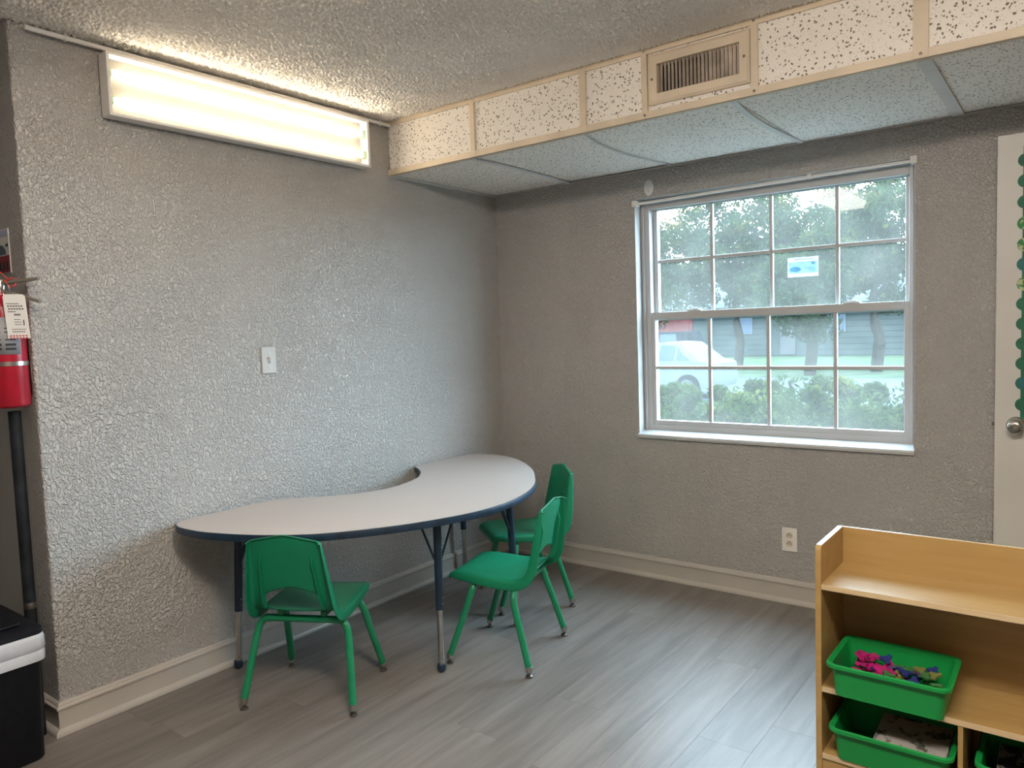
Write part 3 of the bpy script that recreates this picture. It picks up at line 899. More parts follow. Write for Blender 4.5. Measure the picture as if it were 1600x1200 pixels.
# ------------------------------------------------------------------ school chairs
def make_chair(label):
    root = thing('school_chair', (0, 0, 0), label, 'chair', 'green school chairs around the kidney table')
    # centre-line profile (y forward, z up), half width, turned-edge depth
    prof = [(0.205, 0.340, .142, .012), (0.196, 0.362, .152, .020), (0.172, 0.373, .160, .030), (0.120, 0.375, .166, .036), (0.050, 0.370, .170, .040), (-0.020, 0.365, .172, .042),
            (-0.080, 0.363, .173, .044), (-0.118, 0.367, .173, .046), (-0.142, 0.380, .172, .046), (-0.156, 0.402, .170, .046), (-0.164, 0.432, .167, .044), (-0.171, 0.470, .163, .042),
            (-0.179, 0.510, .158, .038), (-0.188, 0.555, .152, .034), (-0.197, 0.600, .146, .028), (-0.204, 0.630, .142, .022), (-0.207, 0.644, .139, .016)]
    n = len(prof)
    cols = [(-1.0, 1.0), (-1.0, 0.55), (-0.985, 0.16), (-0.93, 0.0), (-0.80, -0.03), (-0.62, -0.02), (-0.40, 0.0), (-0.18, 0.02), (0.0, 0.03)]
    cols = cols + [(-a, b) for a, b in cols[-2::-1]]
    V, F = [], []
    m = len(cols)
    for i, (y, z, hw, dp) in enumerate(prof):
        a, b = prof[max(i - 1, 0)], prof[min(i + 1, n - 1)]
        ty, tz_ = b[0] - a[0], b[1] - a[1]
        L = math.hypot(ty, tz_); ty /= L; tz_ /= L
        ny, nz = tz_, -ty           # points up on the seat, forward on the back
        for s, k in cols:
            d = -dp * k if k > 0.1 else -0.18 * k * 0.8 * dp / 0.04 * 0.0
            dish = -0.010 * (1 - s * s) if 2 < i < n - 1 else -0.004 * (1 - s * s)
            px, py, pz = s * hw, y + ny * (d + dish), z + nz * (d + dish)
            if i >= 13:             # top edge rises to a blunt point at the middle
                up_ = 0.028 * (1 - abs(s)) * (i - 12) / 4
                py += ty * up_; pz += tz_ * up_
            if i == 10 and abs(s) < 0.8:
                up_ = 0.040 * (1 - abs(s) / 0.8)
                py += ty * up_; pz += tz_ * up_
            if i == 11 and abs(s) < 0.8:
                up_ = 0.018 * (1 - abs(s) / 0.8)
                py += ty * up_; pz += tz_ * up_
            V.append((px, py, pz))
    # rolled-back top lip
    for c_, (s, k) in enumerate(cols):
        x_, y_, z_ = V[(n - 1) * m + c_]
        V.append((x_ * 0.985, y_ - 0.012 - (0.008 if k > 0.1 else 0), z_ + (0.001 if k < 0.1 else -0.004)))
    for i in range(n):
        for c_ in range(m - 1):
            if 8 <= i < 10 and 5 <= c_ < m - 6:
                continue            # slot between seat and back panel
            F.append((i * m + c_, i * m + c_ + 1, (i + 1) * m + c_ + 1, (i + 1) * m + c_))
    sh = MB().add(V, F).build('shell', M['green'], root, smooth=True, solid=0.005, sub=1, angle=180)
    # two stiffening ribs on the rear of the back, each with a small gusset
    for s in (-1, 1):
        pts = []
        for i in range(8, 15):
            y, z, hw, dp = prof[i]
            pts.append((s * hw * 0.66, y - 0.004, z, 0.022 if i < 14 else 0.004))
        mb = MB(); VV = []; FF = []
        for (x_, y_, z_, dd) in pts:
            for ax, ay in ((-0.003, 0), (0.003, 0), (0.0022, -dd), (-0.0022, -dd)):
                VV.append((x_ + ax, y_ + ay, z_))
        for i in range(len(pts) - 1):
            for k in range(4):
                FF.append((i * 4 + k, i * 4 + (k + 1) % 4, i * 4 + 4 + (k + 1) % 4, i * 4 + 4 + k))
        FF += [(0, 1, 2, 3), tuple(len(VV) - 1 - i for i in range(4))]
        mb.add(VV, FF)
        gx, gy, gz = s * 0.101, -0.196, 0.545
        mb.add([(gx, gy, gz), (gx - s * 0.030, gy + 0.014, gz + 0.006), (gx, gy + 0.016, gz + 0.008), (gx, gy + 0.010, gz - 0.008), (gx - s * 0.026, gy + 0.016, gz - 0.002)], [(0, 1, 2), (0, 3, 1), (3, 4, 1), (0, 2, 3)])
        mb.build('rib', M['green'], sh)
    # two bent steel frames: legs and cross tubes
    R = 0.0136
    for side, (fy, ty_, tz0, fw, tw) in (('rear', (-0.178, -0.100, 0.319, 0.212, 0.125)), ('front', (0.178, 0.080, 0.330, 0.198, 0.120))):
        for s in (-1, 1):
            path = spline([(s * fw, fy, 0.030), (s * (fw - 0.012), fy + (ty_ - fy) * 0.33, 0.120), (s * (fw - 0.024), fy + (ty_ - fy) * 0.66, 0.210), (s * (fw - 0.032), fy + (ty_ - fy) * 0.86, tz0 - 0.058),
                           (s * (fw - 0.042), ty_ - (ty_ - fy) * 0.04, tz0 - 0.022), (s * (fw - 0.062), ty_, tz0 - 0.003), (s * tw, ty_, tz0), (s * (tw - 0.03), ty_, tz0)], 5)
            lg = MB().tube(path, R, 12).build('leg', M['green_tube'], root, smooth=True, angle=60)
            gl = MB().lathe([(0.0140, 0.022), (0.0147, 0.026), (0.0147, 0.040), (0.0138, 0.043)], (s * fw, fy, 0), 14).build('glide_collar', M['steel'], lg, smooth=True)
            MB().lathe([(0.0, 0.0), (0.014, 0.0), (0.0155, 0.003), (0.014, 0.007), (0.006, 0.011), (0.006, 0.024), (0, 0.024)], (s * fw, fy, 0), 14).build('glide', M['glide'], lg, smooth=True)
        MB().tube([(-tw + 0.02, ty_, tz0), (tw - 0.02, ty_, tz0)], R, 12).build('crossbar', M['green_tube'], root, smooth=True)
    for s in (-1, 1):               # bracket bars joining the two frames under the seat
        bx('seat_bracket', s * 0.085 - 0.010, s * 0.085 + 0.010, -0.11, 0.090, 0.334, 0.350, M['green_tube'], root)
    return root


ch1 = make_chair('green plastic school chair with its back to the camera, left end of table')
ch2 = copy_tree(ch1); ch2['label'] = 'green plastic school chair in side view at the front of the kidney table'
ch3 = copy_tree(ch1); ch3['label'] = 'green plastic school chair farthest back, at the corner end of the table'
for o, (cx, cy), (fx, fy) in ((ch1, (0.503, -1.854), (-0.46, 0.888)), (ch2, (0.9025, -1.168), (-0.969, -0.248)), (ch3, (0.588, -0.616), (-0.607, -0.795))):
    o.location = (cx, cy, 0)
    o.rotation_euler = (0, 0, math.atan2(-fx, fy))

# ------------------------------------------------------------------ bookcase
BX0, BX1, BY0, BY1, BH = 2.218, 3.42, -1.375, -1.115, 0.700
bc = thing('bookcase', (2.8, -1.25, 0), 'low pale birch open bookcase in the right foreground', 'bookcase')


def side(x0):
    r = 0.018
    pr = [(BY1, 0.0), (BY1, BH)] + [(BY0 + r - r * math.sin(a), BH - r + r * math.cos(a)) for a in np.linspace(0, PI / 2, 6)] + [(BY0, 0.0)]
    return MB().prism(pr, 'x', x0, x0 + 0.017).build('side_panel', M['birch'], bc, bevel=0.002)


side(BX0); side(BX1 - 0.017)
ix0, ix1 = BX0 + 0.0172, BX1 - 0.0172
for nm, z1 in (('top_shelf', 0.586), ('shelf', 0.279), ('shelf', 0.075)):
    s = bx(nm, ix0, ix1, BY0 + 0.004, BY1 - 0.009, z1 - 0.016, z1, M['birch'], bc)
    bx('edge_strip', ix0, ix1, BY0 + 0.001, BY0 + 0.0038, z1 - 0.016, z1, M['birch_edge'], s, bevel=0.0008)
bp = bx('back_panel', ix0, ix1, BY1 - 0.0088, BY1 - 0.0005, 0.03, BH - 0.002, M['birch'], bc)
bx('edge_strip', ix0, ix1, BY1 - 0.0088, BY1 - 0.0005, BH - 0.0019, BH - 0.0004, M['birch_edge'], bp)
bx('kick_board', ix0, ix1, BY0 + 0.006, BY0 + 0.020, 0.0, 0.0588, M['birch'], bc)
for xd in (2.588, 2.96):
    bx('divider', xd - 0.006, xd + 0.006, BY0 + 0.004, BY1 - 0.009, 0.0752, 0.2628, M['birch'], bc)


def tray(x0, x1, y0, y1, z0, h, label, rot=0.0):
    """open storage tray, rounded corners, tapered sides and a rolled rim"""
    cx, cy = (x0 + x1) / 2, (y0 + y1) / 2
    root = thing('storage_tray', (cx, cy, z0), label, 'tray', 'green storage trays in the bookcase')
    W, D = (x1 - x0) / 2, (y1 - y0) / 2

    def ring(w_, d_, r, z):
        out = []
        for q, (sx, sy) in enumerate(((1, 1), (-1, 1), (-1, -1), (1, -1))):
            for k in range(5):
                a = q * PI / 2 + k * PI / 8
                out.append((sx * (w_ - r) + r * math.cos(a), sy * (d_ - r) + r * math.sin(a), z))
        return out
    t = 0.014
    levels = [ring(W - t - .012, D - t - .012, .018, 0.003), ring(W - t - .010, D - t - .010, .020, 0.0035), ring(W - t - .002, D - t - .002, .022, h - .006), ring(W - .006, D - .006, .026, h), ring(W - .001, D - .001, .028, h - .003),
              ring(W - .001, D - .001, .028, h - .012), ring(W - .004, D - .004, .026, h - .013), ring(W - .005, D - .005, .026, h - .006), ring(W - t + .001, D - t + .001, .024, h - .010), ring(W - t - .008, D - t - .008, .020, 0.0005), ring(W - t - .012, D - t - .012, .018, 0.0)]
    mb = MB(); V = []; F = []
    k = 20
    for l in levels:
        V += [(a + cx, b + cy, c + z0) for a, b, c in l]
    for i in range(len(levels) - 1):
        for j in range(k):
            F.append((i * k + j, i * k + (j + 1) % k, (i + 1) * k + (j + 1) % k, (i + 1) * k + j))
    F.append(tuple(range(k))); F.append(tuple(range((len(levels) - 1) * k, len(levels) * k))[::-1])
    mb.add(V, F).build('tub', M['tray'], root, smooth=True, angle=50)
    root.rotation_euler = (0, 0, rot)
    return root


TR1 = tray(2.256, 2.574, -1.432, -1.185, 0.280, 0.098, 'green plastic tray of loose toy pieces on the middle shelf', 0.0)
TR2 = tray(2.254, 2.576, -1.402, -1.165, 0.076, 0.098, 'green plastic tray holding a picture book on the bottom shelf')
TR3 = tray(2.618, 2.940, -1.385, -1.150, 0.076, 0.098, 'green plastic tray right of the divider on the bottom shelf')

# loose toy pieces: flat interlocking stars
def star(r, t):
    pts = []
    for k in range(12):
        a = 2 * PI * k / 12
        rr = r if (k // 2) % 2 == 0 else r * 0.55
        pts.append((rr * math.cos(a), rr * math.sin(a)))
    me = bpy.data.meshes.new('toy_piece')
    mb = MB().prism(pts, 'z', -t / 2, t / 2)
    me.from_pydata(mb.v, [], mb.f); me.update()
    return me


cols_t = dict(magenta=plain('magenta_plastic', (0.40, 0.012, 0.14), 0.4), navy=plain('blue_plastic', (0.02, 0.03, 0.16), 0.4), green=plain('green_toy_plastic', (0.05, 0.16, 0.05), 0.4), lime=plain('olive_plastic', (0.16, 0.17, 0.05), 0.4), purple=plain('purple_plastic', (0.07, 0.02, 0.12), 0.4))
smesh = {}
for k_, m_ in cols_t.items():
    me = star(0.019, 0.006); me.materials.append(m_); smesh[k_] = me
lab = dict(magenta='bright magenta star shaped toy piece on the left of the tray heap', navy='dark blue star shaped toy piece among the tray heap', green='dark green star shaped toy piece on the right of the tray heap', lime='olive star shaped toy piece on the right of the tray heap', purple='purple star shaped toy piece on the right of the tray heap')
for i in range(96):
    u_ = i / 95
    px = 2.306 + 0.216 * u_ + random.uniform(-0.008, 0.008)
    py = random.uniform(-1.380, -1.238)
    layer = (i * 7) % 5
    pz = 0.292 + 0.0135 * layer + random.uniform(0, 0.004)
    c_ = 'magenta' if u_ < 0.45 and random.random() < 0.85 else random.choice(['navy', 'green', 'lime', 'purple', 'navy', 'green'])
    if c_ in ('green', 'lime', 'purple') and u_ < 0.45:
        c_ = 'navy'
    o = bpy.data.objects.new('toy_piece', smesh[c_]); COL.objects.link(o)
    o.location = (px, py, pz)
    o.rotation_euler = (random.uniform(-.5, .5), random.uniform(-.5, .5), random.uniform(0, 6))
    tag(o, lab[c_], 'toy piece', c_ + ' toy pieces heaped in the middle shelf tray')


def book(x0, x1, y0, y1, z0, t, cover, label, tilt=0.0, rot=0.0):
    cx, cy = (x0 + x1) / 2, (y0 + y1) / 2
    root = thing('picture_book', (cx, cy, z0), label, 'book')
    bx('page_block', x0 + .003, x1 - .002, y0 + .003, y1 - .003, z0 + .002, z0 + t - .002, M['paper'], root)
    bx('cover', x0, x1, y0, y1, z0 + t - .0019, z0 + t, cover, root, bevel=0.0006)
    bx('cover', x0, x1, y0, y1, z0, z0 + .0019, cover, root, bevel=0.0006)
    bx('spine', x0 - .0015, x0 - .0001, y0, y1, z0, z0 + t, M['greypaper'], root)
    root.rotation_euler = (tilt, 0, rot)
    return root


cov1 = print_mat('leaf_print_cover', (0.36, 0.34, 0.32), [((0.06, 0.07, 0.05), 0.56), ((0.30, 0.07, 0.05), 0.62)], 14)
cov2 = print_mat('dark_sketch_cover', (0.02, 0.02, 0.022), [((0.22, 0.20, 0.17), 0.52), ((0.06, 0.10, 0.07), 0.6)], 26)
book(2.370, 2.552, -1.382, -1.188, 0.138, 0.014, cov1, 'grey picture book with leaf print lying in the lower left tray', 0.06, 0.0)
for k_ in range(3):
    bk = book(2.374, 2.550, -1.370, -1.196, 0.082 + 0.0185 * k_, 0.0178, M['paper'] if k_ != 1 else M['greypaper'], ['thin white book at the bottom of the lower left tray', 'grey covered book in the middle of the lower left tray stack', 'white covered book just under the leaf print book'][k_])
book(2.665, 2.900, -1.350, -1.180, 0.110, 0.020, cov2, 'dark picture book with pale sketches in the tray right of the divider', 0.30)

# ------------------------------------------------------------------ fire extinguisher, pole, trash can, sign in the alcove
ex, ey = -0.040, -2.638
fe = thing('fire_extinguisher', (ex, ey, 1.15), 'red fire extinguisher with white inspection tag hung on the wall end', 'fire extinguisher')
R = 0.064
zb = 1.156
MB().lathe([(0, zb), (R - .012, zb), (R - .003, zb + .004), (R, zb + .012), (R, zb + .315), (R - .006, zb + .340), (R - .022, zb + .362), (0.022, zb + .374), (0.020, zb + .392), (0, zb + .392)], (ex, ey, 0), 32).build('cylinder', M['red'], fe, smooth=True, angle=50)
lab_ = MB()
for a0, a1, z0, z1, mt, nm in ((-2.6, 0.42, zb + .178, zb + .300, 'greypaper', 'label'),):
    V = []; F = []
    aa = np.linspace(a0, a1, 20)
    for a in aa:
        V += [(ex + (R + .0006) * math.cos(a), ey + (R + .0006) * math.sin(a), z0), (ex + (R + .0006) * math.cos(a), ey + (R + .0006) * math.sin(a), z1)]
    F = [(2 * i, 2 * i + 2, 2 * i + 3, 2 * i + 1) for i in range(19)]
    lb = MB().add(V, F).build(nm, M[mt], fe, smooth=True, solid=0.0004)
for zz in (zb + .192, zb + .206, zb + .225, zb + .250, zb + .262):
    V = []
    hgt = 0.008 if zz < zb + .21 else 0.003
    aa = np.linspace(-2.2, 0.2, 16)
    for a in aa:
        V += [(ex + (R + .0012) * math.cos(a), ey + (R + .0012) * math.sin(a), zz), (ex + (R + .0012) * math.cos(a), ey + (R + .0012) * math.sin(a), zz + hgt)]
    MB().add(V, [(2 * i, 2 * i + 2, 2 * i + 3, 2 * i + 1) for i in range(0, 15, 1) if i % 4 != 3]).build('print', M['ink'], lb)
MB().lathe([(R + .0002, zb + .140), (R + .0022, zb + .140), (R + .0022, zb + .154), (R + .0002, zb + .154)], (ex, ey, 0), 32).build('strap', M['steel'], fe, smooth=True)
V = []
for a in np.linspace(-1.35, -0.72, 8):
    V += [(ex + (R + .001) * math.cos(a), ey + (R + .001) * math.sin(a), zb + .086), (ex + (R + .001) * math.cos(a), ey + (R + .001) * math.sin(a), zb + .112)]
st = MB().add(V, [(2 * i, 2 * i + 2, 2 * i + 3, 2 * i + 1) for i in range(7)]).build('seal', M['brass'], fe, solid=0.0004)
vz = zb + .392
mb = MB(); mb.lathe([(0.016, vz - .004), (0.018, vz + .004), (0.018, vz + .030), (0.013, vz + .036), (0, vz + .036)], (ex, ey, 0), 16).build('valve', M['steel'], fe, smooth=True)
hx, hy = 0.86, -0.30     # lever direction
zinc = plain('dull_zinc', (0.24, 0.22, 0.185), 0.42, metal=0.25)
def lever(name, p0, p1, w0, w1, th):
    d = Vector((p1[0] - p0[0], p1[1] - p0[1], p1[2] - p0[2])); n = Vector((-d.y, d.x, 0)).normalized()
    V = []
    for p, ww in ((p0, w0), (p1, w1)):
        for s in (-1, 1):
            for z in (0, th):
                V.append((p[0] + n.x * s * ww, p[1] + n.y * s * ww, p[2] + z))
    return MB().add(V, [(0, 1, 3, 2), (4, 6, 7, 5), (0, 2, 6, 4), (1, 5, 7, 3), (0, 4, 5, 1), (2, 3, 7, 6)]).build(name, zinc, fe, bevel=0.002)
LD = Vector((0.8, 0.6, 0))
def lp(l, z, side=0.0):
    q = Vector((ex, ey, z)) + LD * l + Vector((0.6, -0.8, 0)) * side
    return (q.x, q.y, q.z)
lever('lever', lp(-0.03, 1.562), lp(0.133, 1.578), .013, .008, .010)
lever('carry_handle', lp(-0.02, 1.550), lp(0.133, 1.500), .013, .008, .011)
MB().tube([lp(.030, 1.578, .016), lp(.055, 1.586, .016), lp(.062, 1.582, 0), lp(.058, 1.560, .012), lp(.045, 1.555, .018), lp(.030, 1.578, .016)], .0024, 6).build('tamper_tie', M['tie'], fe, smooth=True)
MB().tube([lp(.040, 1.583, .016), lp(-.03, 1.655, .02)], .0015, 6).build('tie_tail', M['tie'], fe, smooth=True)
MB().tube([lp(.034 + .012 * math.cos(a), 1.545 + .022 * math.sin(a), .02) for a in np.linspace(0, 2 * PI, 16)], .0014, 6).build('tag_ring', M['chrome'], fe, smooth=True)
# inspection tag: a bent card facing the room
td = Vector((0.32, 0.947, 0)); tn = Vector((0.947, -0.32, 0))
tgx, tgy, tgz = ex + tn.x * .082 + td.x * .036, ey + tn.y * .082 + td.y * .036, 1.530
def tp(u, v, d=0.0):
    bend = -0.008 * (v / 0.145)
    sh_ = 0.05 * v
    q = Vector((tgx, tgy, tgz - v)) + td * (u + sh_) + tn * (bend + d)
    return (q.x, q.y, q.z)
V = []; F = []
rows = [0, 0.008] + list(np.linspace(0.02, 0.145, 8))
for v in rows:
    w_ = 0.025 if v < 0.001 else 0.031
    V += [tp(-w_, v), tp(w_, v)]
F = [(2 * i, 2 * i + 1, 2 * i + 3, 2 * i + 2) for i in range(9)]
tg = MB().add(V, F).build('inspection_tag', M['paper'], fe, solid=0.0005)
for (u0, u1, v, hh, mt) in ((-.024, .010, .030, .002, 'ink'), (-.022, .022, .037, .004, 'ink'), (-.020, .024, .046, .004, 'ink'), (-.022, .000, .056, .002, 'ink'), (-.006, .012, .064, .006, 'ink'), (-.008, .010, .082, .0015, 'ink'), (-.008, .012, .090, .0015, 'ink'), (-.008, .012, .098, .0015, 'ink'), (.016, .020, .084, .018, 'ink'), (-.018, .022, .114, .0015, 'ink'), (-.016, .020, .121, .003, 'ink'), (-.026, .026, .134, .004, 'inkred'), (-.026, .026, .141, .004, 'inkred')):
    seg = 6 if hh > .0025 else 1
    for j in range(seg):
        a_, b_ = u0 + (u1 - u0) * j / seg, u0 + (u1 - u0) * (j + (0.7 if seg > 1 else 1)) / seg
        MB().add([tp(a_, v + hh, .0008), tp(b_, v + hh, .0008), tp(b_, v, .0008), tp(a_, v, .0008)], [(0, 1, 2, 3)]).build('print', M[mt], tg)
MB().tube([(ex - .02, ey - .02, vz + .012), (ex - .06, ey - .06, vz - .004), (ex - .085, ey - .05, vz - .05), (ex - .09, ey - .03, vz - .16), (ex - .085, ey - .03, vz - .24)], .008, 10).build('hose', M['black'], fe, smooth=True)
mb = MB(); mb.box(ex - .02, ex + .02, ey + R + .002, YE - .0005, zb + .04, zb + .36).build('wall_bracket', M['steel'], fe)

pole = thing('upright_pole', (-0.055, -2.6195, 0), 'black round pole standing behind the trash can under the extinguisher', 'pole')
MB().tube([(-0.055, -2.6195, 0.001), (-0.055, -2.6195, 1.14)], 0.0190, 18).build('shaft', M['pole'], pole, smooth=True)
MB().lathe([(0.0, 0.0), (0.0193, 0.0), (0.0193, 0.02), (0.0191, 0.03)], (-0.055, -2.6195, 0), 18).build('end_cap', M['black'], pole, smooth=True)
MB().lathe([(0.0191, 0.455), (0.0200, 0.457), (0.0200, 0.475), (0.0191, 0.477)], (-0.055, -2.6195, 0), 18).build('ring', M['glide'], pole, smooth=True)

# wall sign left of the extinguisher
sg = thing('safety_sign', (-0.25, YE, 1.62), 'small red and white sign on the alcove wall behind the extinguisher', 'sign')
bx('panel', -0.40, -0.118, YE - 0.0035, YE - 0.0005, 1.615, 1.768, M['paper'], sg, bevel=0.001)
bx('blue_band', -0.398, -0.120, YE - 0.0045, YE - 0.0036, 1.742, 1.764, plain('pale_blue_print', (0.42, 0.47, 0.62), 0.4), sg)
bx('red_field', -0.398, -0.120, YE - 0.0045, YE - 0.0036, 1.618, 1.676, plain('red_print', (0.24, 0.008, 0.03), 0.5), sg)
for k in range(4):
    bx('print', -0.150 - 0.03 * k, -0.132 - 0.03 * k, YE - 0.0052, YE - 0.0046, 1.625, 1.655, M['ink'], sg)
MB().prism([(-0.19 + .045 * math.cos(a), 1.680 + .034 * math.sin(a)) for a in np.linspace(0, PI, 14)], 'y', YE - 0.0052, YE - 0.0046).build('print', plain('slate_print', (0.07, 0.10, 0.14), 0.5), sg)
MB().prism([(-0.150, 1.710), (-0.124, 1.703), (-0.124, 1.718)], 'y', YE - 0.0052, YE - 0.0046).build('print', M['ink'], sg)

# trash can
tc = thing('trash_can', (-0.14, -2.83, 0), 'black lidded trash can with a white liner folded over its rim', 'trash can')
def rr(x0, x1, y0, y1, r, z):
    out = []
    for q, (cx, cy) in enumerate(((x1 - r, y1 - r), (x0 + r, y1 - r), (x0 + r, y0 + r), (x1 - r, y0 + r))):
        for k in range(5):
            a = q * PI / 2 + k * PI / 8
            out.append((cx + r * math.cos(a), cy + r * math.sin(a), z))
    return out
def loft(levels, cap=(True, True)):
    V = []; F = []
    k = len(levels[0])
    for l in levels:
        V += l
    for i in range(len(levels) - 1):
        for j in range(k):
            F.append((i * k + j, i * k + (j + 1) % k, (i + 1) * k + (j + 1) % k, (i + 1) * k + j))
    if cap[0]:
        F.append(tuple(range(k))[::-1])
    if cap[1]:
        F.append(tuple(range((len(levels) - 1) * k, len(levels) * k)))
    return MB().add(V, F)
tx0, tx1, ty0, ty1 = -0.26, 0.136, -3.03, -2.6545
def tcr(g, z, r=.03):
    return rr(tx0 - g, tx1 + g, ty0 - g, ty1 + g, r, z)
loft([tcr(-.014, .002), tcr(-.010, .008), tcr(-.002, .40, .032), tcr(.006, .402, .034), tcr(.006, .425, .034)]).build('body', M['black'], tc, smooth=True, angle=35)
loft([tcr(.004, .338, .034), tcr(.009, .336, .036), tcr(.010, .366, .036), tcr(.007, .370, .036), tcr(.012, .376, .038), tcr(.011, .412, .038), tcr(.006, .424, .035)], (False, False)).build('liner', M['bag'], tc, smooth=True, solid=0.0015, angle=60)
for a_ in (-2.99, -2.86):
    MB().prism([(a_ + .012 + .014 * math.cos(t), .352 + .011 * math.sin(t)) for t in np.linspace(0, 2 * PI, 13)[:-1]], 'x', tx1 + .0100, tx1 + .0112).build('liner_print', M['blue'], tc)
ld = loft([tcr(.004, .4255, .034), tcr(.008, .428, .036), tcr(.006, .440, .034), tcr(-.010, .448, .03), tcr(-.05, .456, .03)]).build('lid', M['black'], tc, smooth=True, angle=35)
bx('flap', tx0 + .05, tx1 - .035, ty0 + .05, ty1 - .05, .455, .464, M['black'], ld, bevel=0.004)

# ------------------------------------------------------------------ ceiling fixtures above the view; the second is an added fill light
def ceiling_fixture(x, y, lx, ly, mat, label):
    root = thing('ceiling_light', (x, y, H), label, 'light fixture', 'ceiling lights behind the camera')
    bx('pan', x - lx + .03, x + lx - .03, y - ly + .01, y + ly - .01, H - .030, H - .0005, M['white'], root)
    g = 0.02
    V = [(x - lx, y - ly, H - .031), (x + lx, y - ly, H - .031), (x + lx, y + ly, H - .031), (x - lx, y + ly, H - .031),
         (x - lx + g, y - ly + g, H - .095), (x + lx - g, y - ly + g, H - .095), (x + lx - g, y + ly - g, H - .095), (x - lx + g, y + ly - g, H - .095)]
    MB().add(V, [(0, 1, 2, 3), (4, 7, 6, 5), (0, 4, 5, 1), (1, 5, 6, 2), (2, 6, 7, 3), (3, 7, 4, 0)]).build('wraparound_lens', mat, root)


ceiling_fixture(1.15, -2.88, 0.13, 0.61, M['ceil_a'], 'warm lit ceiling fixture nearest the left wall')
ceiling_fixture(2.75, -2.95, 0.61, 0.13, M['ceil_fill'], 'added unseen fill light above the middle of the room')  # unseen, added to brighten the window wall and soffit front

# ------------------------------------------------------------------ outside the window
GZ = -0.50
bx('lawn', -40, 30, 0.17, 13.9, GZ - 0.2, GZ, plain('lawn_near_mat', (0.010, 0.016, 0.008), 0.95, spec=0.02, var=0.4, scale=3), kind='structure')
bx('road', -60, 50, 13.9, 22.0, GZ - 0.2, GZ - 0.01, plain('asphalt', (0.034, 0.038, 0.050), 0.95, spec=0.02, var=0.15, scale=2), kind='structure')
bx('lawn', -80, 70, 22.0, 80, GZ - 0.2, GZ, plain('lawn_far_mat', (0.024, 0.038, 0.020), 0.95, spec=0.02, var=0.35, scale=1.5), kind='structure')
bx('building_exterior', -1.7, 5.2, 0.161, 0.166, GZ, WZ0 - 0.03, M['wall_smooth'], kind='structure')

leafA = leaf_mat('leaf_dark', (0.006, 0.013, 0.008), (0.012, 0.023, 0.010), (0.036, 0.044, 0.010))
leafB = leaf_mat('leaf_mid', (0.008, 0.016, 0.010), (0.016, 0.028, 0.011), (0.075, 0.066, 0.012))
leafC = leaf_mat('leaf_hedge', (0.009, 0.020, 0.008), (0.024, 0.040, 0.012), (0.085, 0.092, 0.022), scale=4)
bark = plain('bark', (0.014, 0.012, 0.010), 0.95, var=0.4, scale=5, spec=0.02)


def leaves(name, clumps, n, size, mat, parent=None, flat=0.8):
    """n diamond leaves scattered round clump centres [(x,y,z,r)]"""
    cl = np.array(clumps)
    idx = rng.integers(0, len(cl), n)
    d = rng.normal(size=(n, 3)); d /= np.linalg.norm(d, axis=1)[:, None]
    rad = rng.random(n) ** 0.45
    c = cl[idx, :3] + d * (cl[idx, 3] * rad)[:, None] * np.array([1, 1, flat])
    a = rng.normal(size=(n, 3)); a /= np.linalg.norm(a, axis=1)[:, None]
    b = np.cross(a, rng.normal(size=(n, 3))); b /= np.linalg.norm(b, axis=1)[:, None]
    s = size * (0.6 + 0.8 * rng.random(n))[:, None]
    v = np.stack([c - a * s, c + b * s * 0.42, c + a * s, c - b * s * 0.42], 1).reshape(-1, 3)
    me = bpy.data.meshes.new(name)
    me.vertices.add(4 * n); me.loops.add(4 * n); me.polygons.add(n)
    me.vertices.foreach_set('co', v.ravel())
    me.loops.foreach_set('vertex_index', np.arange(4 * n, dtype=np.int32))
    me.polygons.foreach_set('loop_start', np.arange(0, 4 * n, 4, dtype=np.int32))
    me.polygons.foreach_set('loop_total', np.full(n, 4, dtype=np.int32))
    me.update(); me.validate()
    return link(name, me, mat, parent)


def tree(x, y, h, rx, zlow, ncl, nl, size, mat, label, seed=0):
    root = thing('tree', (x, y, GZ), label, 'tree', 'trees across the street')
    r_ = np.random.default_rng(seed + 100)
    mb = MB()
    top = Vector((x, y, zlow + (h - zlow) * 0.5))
    mb.tube(spline([(x, y, GZ), (x + .1, y, GZ + 1.2), (x - .08, y + .05, zlow), top], 4), [0.20] * 4 + [0.17] * 4 + [0.12] * 5, 8)
    mb.build('trunk', bark, root, smooth=True)
    cl = []
    for i in range(ncl):
        th, ph = r_.random() * 2 * PI, math.acos(1 - 2 * r_.random())
        q = r_.random() ** 0.4
        cx = x + rx * q * math.sin(ph) * math.cos(th); cy = y + rx * 0.8 * q * math.sin(ph) * math.sin(th)
        cz = (h + zlow) / 2 + (h - zlow) / 2 * q * math.cos(ph)
        cl.append((cx, cy, cz, 0.45 + 0.5 * r_.random()))
    for i in range(0, ncl, 5):
        c_ = Vector(cl[i][:3])
        st_ = Vector((x, y, zlow + (c_.z - zlow) * 0.4))
        MB().tube(spline([st_, (st_ + c_) / 2 + Vector((0, 0, .15)), c_], 4), [0.06] * 5 + [0.03] * 4, 6).build('branch', bark, root, smooth=True)
    f_ = leaves('foliage', cl, nl, size, mat, root)
    return root


